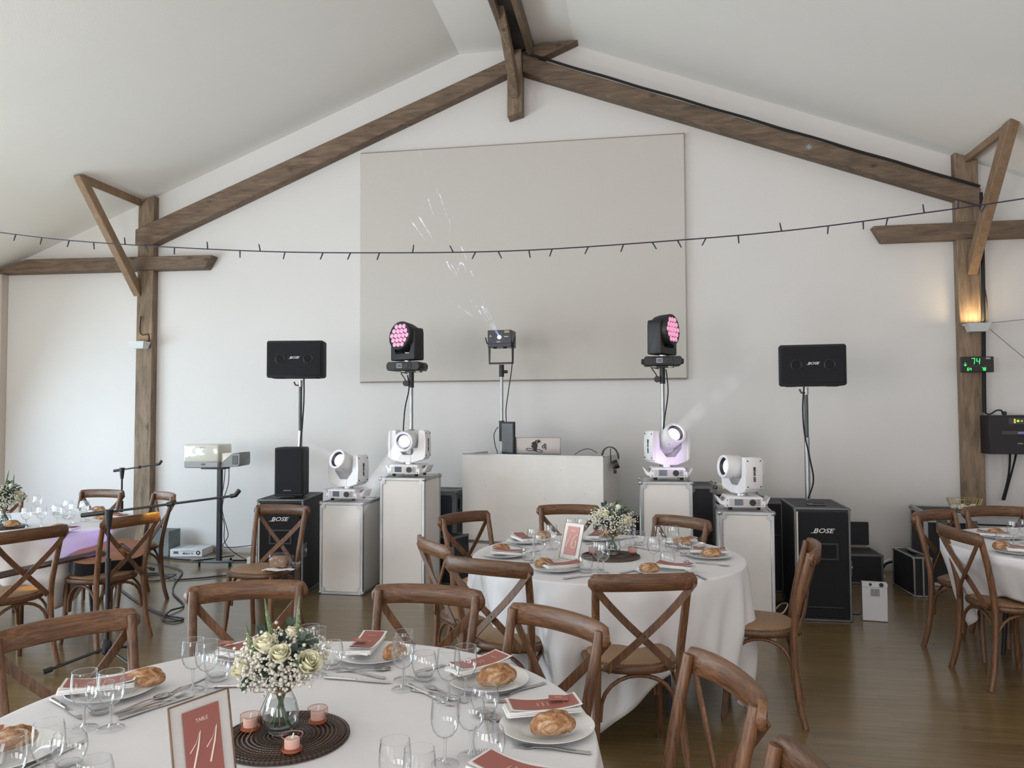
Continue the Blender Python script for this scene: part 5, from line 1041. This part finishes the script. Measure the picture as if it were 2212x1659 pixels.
def vase(c, lb, sc=1):
    t = thing('flower_vase', lb, 'vase', (*c, ZM), 0, 'clear glass flower vases'); t.scale = (sc, sc, sc)
    B().lathe([(.0006, .004), (.022, .003), (.036, .014), (.0445, .034), (.045, .050), (.038, .078), (.027, .102), (.0225, .114), (.0235, .122)], 36).obj('glass_body', G_GLASS, t, ang=80); B().lathe([(.0006, 0), (.022, 0), (.030, .006), (.022, .006), (.0006, .006)], 32).obj('thick_base', G_RIM, t, ang=80)
    B().lathe([(.0006, .008), (.034, .016), (.0425, .034), (.043, .050), (.036, .076), (.0006, .076)], 32).obj('water', G_WATER, t, ang=60)
    b = B()
    for k in range(3): b.tube([(.0242 * math.cos(2 * PI * i / 20), .0242 * math.sin(2 * PI * i / 20), .106 + k * .004) for i in range(20)], .0022, 5, closed=True)
    b.tube([(-.022, -.01, .110), (-.055, -.02, .118), (-.062, -.02, .104), (-.030, -.015, .106)], .0010, 5, smooth=4); b.tube([(-.024, -.012, .110), (-.040, -.035, .06), (-.052, -.05, .02), (-.060, -.055, .004)], .0010, 5, smooth=4); b.obj('raffia_tie', mat('raffia', (.20, .13, .075), .8), t)
    return t
def petal_mat():
    m, t, b, N, L = nt('rose_petal'); b.inputs['Base Color'].default_value = (.84, .82, .62, 1); b.inputs['Roughness'].default_value = .6; b.inputs['Subsurface Weight'].default_value = .0; return m
M_ROSE = petal_mat(); M_GYP = mat('gypsophila_white', (.66, .64, .56), .85, var=.25); M_LEAF = mat('eucalyptus_leaf', (.045, .075, .055), .55, var=.3); M_LEAF2 = mat('bright_leaf', (.07, .13, .04), .5, var=.3); M_STEM = mat('green_stem', (.035, .070, .018), .5, var=.2); M_SPK = mat('veronica_green', (.10, .15, .06), .6)
def rose(parent, c, d, r, seed):
    rnd = random.Random(seed); b = B(); d = Vector(d).normalized(); Rm = Vector((0, 0, 1)).rotation_difference(d).to_matrix().to_4x4()
    for layer, (n, rad, hgt, opn) in enumerate(((2, .20, 1.0, -.06), (3, .34, 1.05, -.06), (3, .50, 1.05, -.04), (4, .66, 1.0, .02), (4, .80, .80, .12))):
        for k in range(n):
            a0 = 2 * PI * k / n + layer * .9 + rnd.uniform(-.15, .15); wd = 2 * PI / n * .72; rings = []
            for j in range(6):
                v = j / 5; ring = []
                for i in range(7):
                    u = -1 + i / 3; a = a0 + u * wd * (.35 + .65 * math.sin(PI * min(1, v * .62 + .22))); rr = r * rad * (.35 + .65 * v ** .6) + r * opn * v * v; z = r * (-.55 + 1.35 * v * hgt * (1 - .12 * u * u * v)); ring.append(b.bm.verts.new((rr * math.cos(a), rr * math.sin(a), z)))
                rings.append(ring)
            for j in range(5):
                for i in range(6): b.bm.faces.new((rings[j][i], rings[j][i + 1], rings[j + 1][i + 1], rings[j + 1][i]))
    b.xf(Rm); o = b.obj('rose', M_ROSE, parent, c, ang=80); return o
def leaf(b, c, d, n_, L_, w_):
    c = Vector(c); d = Vector(d).normalized(); n_ = Vector(n_); s = d.cross(n_).normalized(); n_ = s.cross(d).normalized(); P = []
    for t_, q in ((0, .0), (.2, .7), (.45, 1), (.75, .75), (1, 0.02)): P.append((c + d * L_ * t_ + n_ * (-.18 * L_ * t_ * t_), q * w_ / 2))
    rows = [[b.bm.verts.new(p + s * q + n_ * .1 * w_), b.bm.verts.new(p), b.bm.verts.new(p - s * q + n_ * .1 * w_)] for p, q in P]
    for x, y in zip(rows, rows[1:]):
        for i in (0, 1): b.bm.faces.new((x[i], x[i + 1], y[i + 1], y[i]))
def bouquet(c, lb, seed, roses, spikes, sc=1.0, dens=1.0, tilt=0):
    t = thing('bouquet', lb, 'bouquet', (*c, ZM), tilt, 'white rose bouquets'); t.scale = (sc, sc, sc); rnd = random.Random(seed); C_ = Vector((0, 0, .180))
    for k in range(9):
        a = k * .7; B().tube([(.024 * math.cos(a + 2.6), .024 * math.sin(a + 2.6), .014 + rnd.random() * .02), (.012 * math.cos(a), .012 * math.sin(a), .10), (.03 * math.cos(a), .03 * math.sin(a), .150)], .0026, 6, smooth=3).obj('stem', M_STEM, t)
    b = B(); b.sph(tuple(C_ - Vector((0, 0, .005))), .050, 16, (1.15, 1.1, .80))
    for v in b.bm.verts: v.co += (v.co - C_).normalized() * .010 * noise.noise(v.co * 60)
    for k in range(int(130 * dens)):
        dr = Vector((rnd.gauss(0, 1), rnd.gauss(0, 1), rnd.gauss(.15, .7))).normalized(); leaf(b, C_ + Vector((dr.x * .050, dr.y * .050, dr.z * .042)), dr + Vector((0, 0, .3)), Vector((rnd.uniform(-1, 1), rnd.uniform(-1, 1), 1)), .026, .010)
    tag(b.obj('foliage', M_LEAF, t, ang=70), kind='stuff')
    b = B(); n_g = int(1250 * dens)
    for k in range(n_g):
        dr = Vector((rnd.gauss(0, 1), rnd.gauss(0, 1), rnd.gauss(-.12, .75))).normalized(); rr = rnd.uniform(.72, 1.08) if rnd.random() < .88 else rnd.uniform(1.08, 1.30)
        p = C_ + Vector((dr.x * .100 * rr, dr.y * .092 * rr, dr.z * .066 * rr - .004))
        if p.z < .118 and math.hypot(p.x, p.y) < .04: continue
        b.ico(tuple(p), rnd.uniform(.0026, .0054), 1)
    tag(b.obj('small_blossoms', M_GYP, t, ang=80), kind='stuff')
    b = B()
    for k in range(60):
        dr = Vector((rnd.gauss(0, 1), rnd.gauss(0, 1), rnd.gauss(.1, .7))).normalized(); b.tube([tuple(C_ + dr * .03), tuple(C_ + Vector((dr.x * .09, dr.y * .085, dr.z * .062)))], .0006, 4)
    tag(b.obj('twigs', M_STEM, t), kind='stuff')
    for k, (p, d_, r_2) in enumerate(roses): rose(t, p, d_, r_2, seed * 10 + k)
    for k, (p, d_, L_) in enumerate(spikes):
        p = Vector(p); d_ = Vector(d_); pts_ = [p + d_ * L_ * q + Vector((.05, 0, 0)) * L_ * q * q for q in (0, .25, .5, .75, 1)]; b = B(); b.tube(pts_, [.0055, .0062, .005, .0032, .0006], 8, smooth=4); b.obj('flower_spike', M_SPK, t)
        b = B(); cc, _ = catmull(pts_, 10, False, [1] * 5)
        for i in range(70):
            q = rnd.random() * .72; v_ = cc[int(q * 39)]; a = rnd.random() * 6.28; rr = .0068 * (1 - q * .75); b.ico(tuple(v_ + Vector((rr * math.cos(a), rr * math.sin(a), 0))), .0011, 0)
        s_ = b.obj('spike_buds', M_GYP, t); s_['kind'] = 'stuff'
    for k, (p, d_) in enumerate((((.035, -.045, .225), (1, .1, .25)), ((.050, -.035, .215), (1, -.2, -.1)), ((.010, .03, .24), (.4, .6, 1)), ((-.05, .01, .235), (-.5, .2, 1)), ((-.045, -.06, .165), (-.5, -.6, -.1)), ((-.075, -.03, .14), (-1, -.3, -.4)), ((.02, -.06, .205), (.3, -.8, .2)))):
        b = B()
        for q in range(4): a = q * 1.7; leaf(b, Vector(p) + Vector((.006 * q, 0, .004 * q)), Vector(d_) + Vector((math.cos(a), math.sin(a), .2)) * .8, (0, -.6, 1), .026, .019)
        b.obj('eucalyptus_sprig', M_LEAF, t, ang=80)
    b = B(); leaf(b, (-.014, -.045, .220), (.5, -.5, -.35), (.2, -1, .5), .035, .016); leaf(b, (.03, -.07, .19), (.9, -.2, .2), (0, -1, .4), .03, .012); b.obj('rose_leaf', M_LEAF2, t, ang=80)
    return t
V11 = (-.90, 1.838); V16 = (-.165, 4.42)
vase(V11, 'clear glass vase with raffia tie on the nearest table'); vase(V16, 'clear glass vase on table 16 beside the number card'); vase((-4.56, 4.92), 'clear glass vase on the left table')
rs = [((-.034, -.040, .222), (-.2, -.25, .95), .030), ((.000, -.078, .208), (.0, -.45, .9), .028), ((.064, -.074, .182), (.35, -.6, .72), .033), ((-.088, -.030, .168), (-.6, -.4, .7), .024), ((.024, -.010, .240), (.1, 0, 1), .018)]
sk = [((-.062, -.030, .205), (-.30, -.1, 1), .075), ((-.020, -.01, .235), (-.25, 0, 1), .095), ((.040, -.01, .232), (-.02, -.05, 1), .100)]
bouquet(V11, 'large bouquet of cream roses and white blossoms on the nearest table', 3, rs, sk, 1.03, 1.15, R(24))
rs2 = [((-.035, -.055, .205), (-.2, -.5, .8), .026), ((-.062, -.030, .205), (-.6, -.3, .8), .020), ((.062, -.050, .175), (.45, -.5, .7), .027), ((.03, 0, .235), (.2, .2, 1), .018)]
bouquet(V16, 'bouquet of cream roses and eucalyptus on table 16', 5, rs2, [((.0, 0, .225), (.35, 0, 1), .06), ((.075, 0, .20), (.35, 0, 1), .05), ((-.08, 0, .19), (-.35, 0, 1), .05)], 1.12, .8, R(2))
bouquet((-4.56, 4.92), 'pale bouquet with two upright spikes on the left table', 8, rs2, [((.0, 0, .225), (.12, 0, 1), .11), ((.04, 0, .22), (.02, 0, 1), .09)], 1.2, .6, R(42))
def mk_holder():
    t = thing('candle_holder', '', 'candle holder'); n = 48; b = B(); rings = []
    for r0, z in ((.0235, .004), (.0250, .010), (.0250, .038)): rings.append([b.bm.verts.new(((r0 + .0007 * math.cos(16 * 2 * PI * i / n)) * math.cos(2 * PI * i / n), (r0 + .0007 * math.cos(16 * 2 * PI * i / n)) * math.sin(2 * PI * i / n), z)) for i in range(n)])
    b.skin(rings, cap=False); b.obj('ribbed_wall', G_PINK, t, ang=20); B().tube([(.025 * math.cos(2 * PI * i / 28), .025 * math.sin(2 * PI * i / 28), .038) for i in range(28)], .0009, 5, closed=True).obj('rim', mat('pink_rim', (.45, .20, .16), .15), t)
    B().lathe([(.0006, 0), (.020, 0), (.0245, .004), (.0240, .009), (.0006, .009)], 28).obj('amber_base', mat('amber_glass_base', (.36, .11, .055), .15), t); return t
def mk_candle():
    t = thing('tealight_candle', '', 'candle'); B().lathe([(.0006, 0), (.0175, 0), (.018, .003), (.018, .019), (.016, .021), (.0006, .0205)], 24).obj('wax', mat('candle_wax', (.74, .66, .62), .6), t); B().tube([(0, 0, .020), (.002, 0, .027), (.004, -.001, .033)], .0018, 6).obj('wick', M_NAP, t); return t
for (x, y), w_ in zip(((-.985, 1.845), (-.835, 1.915), (-.825, 1.745), (-.275, 4.41), (-.055, 4.46)), ('left of the vase on the nearest table', 'right of the vase on the nearest table', 'in front of the vase on the nearest table', 'left of the vase on table 16', 'right of the vase on table 16')):
    put('holder', mk_holder, (x, y, ZM), 0, 'ribbed pink glass candle holder ' + w_, 'pink candle holders'); put('candle', mk_candle, (x, y, ZM + .0095), 0, 'small white tealight in the pink holder ' + w_, 'tealight candles')
# ---------------------------------------------------------------- light beams in the haze
def haze_mat(name, col, strength, nscale=6.0, lo=.35, hi=.75):
    m = bpy.data.materials.new(name); m.use_nodes = True; t = m.node_tree; N = t.nodes; L = t.links; N.clear(); o = N.new('ShaderNodeOutputMaterial'); e = N.new('ShaderNodeEmission'); e.inputs[0].default_value = (*col, 1)
    tc = N.new('ShaderNodeTexCoord'); nz = N.new('ShaderNodeTexNoise'); nz.inputs['Scale'].default_value = nscale; nz.inputs['Detail'].default_value = 4; L.new(tc.outputs['Object'], nz.inputs['Vector'])
    mr = N.new('ShaderNodeMapRange'); mr.inputs['From Min'].default_value = lo; mr.inputs['From Max'].default_value = hi; L.new(nz.outputs['Fac'], mr.inputs['Value'])
    sp_ = N.new('ShaderNodeSeparateXYZ'); L.new(tc.outputs['Generated'], sp_.inputs[0]); fd = N.new('ShaderNodeMath'); fd.operation = 'POWER'; fd.inputs[1].default_value = 1.4; L.new(sp_.outputs['Z'], fd.inputs[0])
    mu = N.new('ShaderNodeMath'); mu.operation = 'MULTIPLY'; L.new(mr.outputs[0], mu.inputs[0]); L.new(fd.outputs[0], mu.inputs[1]); m2 = N.new('ShaderNodeMath'); m2.operation = 'MULTIPLY'; m2.inputs[1].default_value = strength; L.new(mu.outputs[0], m2.inputs[0])
    L.new(m2.outputs[0], e.inputs[1]); L.new(e.outputs[0], o.inputs['Volume']); return m
def ray(name, a, d, L_, r0, r1, m, lb, g):
    """a beam cone of lit haze; local -Z runs away from the lamp so that it fades with distance"""
    d = Vector(d).normalized(); o = B().cyl((0, 0, 0), (0, 0, -L_), r0, r1, 20).obj(name, m, None, a); o.rotation_euler = (-d).to_track_quat('Z', 'Y').to_euler()
    return tag(o, lb, 'light beam', g)
def bdir(i):
    t, mh = bl[i]; M = Matrix.Translation(t.location) @ t.rotation_euler.to_matrix().to_4x4() @ mh; return M @ Vector((0, 0, .17)), (M.to_3x3() @ Vector((0, 0, 1))).normalized()
HZ = haze_mat('lit_haze', (.86, .82, .92), 5.5, 9, .2, .7); HZ2 = haze_mat('faint_lit_haze', (.85, .80, .90), 1.8, 5, .4, .7)
p, d = bdir(1); ray('light_beam', p, Vector((-.15, -1, -.62)), 1.3, .045, .075, HZ, 'pale beam falling from the tall left moving light', 'stage light beams')
p, d = bdir(0); ray('light_beam', p, d, 1.1, .03, .05, HZ2, 'faint beam rising left from the short left moving light', 'stage light beams')
p, d = bdir(2); ray('light_beam', p, d, 1.4, .05, .07, HZ2, 'faint beam rising right from the tall right moving light', 'stage light beams')
LZ = haze_mat('laser_haze', (.50, .58, 1.0), 260, 14, .35, .6)
src = Vector((-1.345, 7.32, 2.313)); LZ2 = haze_mat('laser_patch_haze', (.62, .64, 1.0), 130, 16, .40, .60)
# thin fanning rays and lit wisps of haze in front of the laser
def seg(a, b, r, m, lb, g):
    a = Vector(a); b = Vector(b); return ray('laser_beam', a, b - a, (b - a).length, r, r * 1.6, m, lb, g)
DRS = [Vector((-.26, -.15, .34)), Vector((-.20, -.15, .36)), Vector((-.15, -.15, .38))]
for k, q in enumerate(DRS):
    q = q.normalized(); seg(src, src + q * (.34 + .05 * k), .0022, LZ, 'thin blue-white laser ray at the laser opening', 'laser rays'); 
def wisp(pts, r):
    pts = [Vector(p) for p in pts]; c = sum(pts, Vector()) / len(pts); lb = 'faint violet streak of laser haze high over the string lights' if c.z > 2.98 else 'curled violet wisp of laser haze just below the string lights' if c.z > 2.6 else 'bright blue wisp of laser haze just above the laser projector'; o = B().tube([p - c for p in pts], r, 8, smooth=4).obj('laser_wisp', LZ2, None, c, ang=80); return tag(o, lb, 'light beam', 'laser wisps')
wisp([(-2.131, 7.000, 3.395), (-1.972, 7.000, 3.179)], 0.005)
wisp([(-2.063, 7.000, 3.445), (-1.904, 7.000, 3.186)], 0.006)
wisp([(-1.972, 7.000, 3.609), (-1.895, 7.000, 3.375)], 0.004)
wisp([(-1.859, 7.000, 3.648), (-1.777, 7.000, 3.388)], 0.004)
wisp([(-1.890, 7.000, 3.703), (-1.868, 7.000, 3.626)], 0.003)
wisp([(-1.804, 7.000, 3.468), (-1.760, 7.000, 3.378), (-1.778, 7.000, 3.167)], 0.003)
wisp([(-1.652, 7.000, 3.140), (-1.617, 7.000, 3.064), (-1.581, 7.000, 2.962)], 0.005)
wisp([(-1.559, 7.000, 2.909), (-1.533, 7.000, 2.843)], 0.006)
wisp([(-1.791, 7.000, 3.005), (-1.760, 7.000, 2.938), (-1.702, 7.000, 2.870), (-1.733, 7.000, 2.840), (-1.769, 7.000, 2.859)], 0.006)
wisp([(-1.746, 7.000, 2.973), (-1.697, 7.000, 2.892), (-1.670, 7.000, 2.847)], 0.005)
wisp([(-1.688, 7.000, 2.913), (-1.657, 7.000, 2.987), (-1.621, 7.000, 2.955), (-1.604, 7.000, 2.889)], 0.006)
wisp([(-1.680, 7.000, 2.581), (-1.600, 7.000, 2.522), (-1.516, 7.000, 2.459)], 0.006)
wisp([(-1.515, 7.000, 2.581), (-1.476, 7.000, 2.527), (-1.449, 7.000, 2.483), (-1.423, 7.000, 2.500), (-1.454, 7.000, 2.570)], 0.007)
wisp([(-1.449, 7.000, 2.570), (-1.414, 7.000, 2.526), (-1.396, 7.000, 2.491)], 0.006)
wisp([(-1.555, 7.000, 2.630), (-1.551, 7.000, 2.616)], 0.005)
wisp([(-2.063, 7.000, 4.096), (-1.995, 7.000, 3.878)], 0.002)
wisp([(-2.109, 7.000, 4.198), (-2.178, 7.000, 4.337)], 0.002)
# coloured spots thrown by the moving lights
def spot(a, b, deg, e, c, bl_=.3):
    l = bpy.data.lights.new('stage_spot', 'SPOT'); l.energy = e; l.color = c; l.spot_size = R(deg); l.spot_blend = bl_; l.shadow_soft_size = .02
    o = bpy.data.objects.new('stage_spot', l); COL.objects.link(o); o.location = a; o.rotation_euler = (Vector(b) - Vector(a)).to_track_quat('-Z', 'Y').to_euler()
spot((-2.15, 6.30, 1.33), (-3.87, 4.78, .66), 9, 200, (.45, .28, 1.0)); spot((-2.35, 6.72, 2.28), (-3.46, 4.92, .845), 4.6, 800, (1.0, .62, .04))
spot((.56, 6.08, 1.16), (.20, 6.42, 1.24), 50, 5, (.72, .50, 1.0), .8)
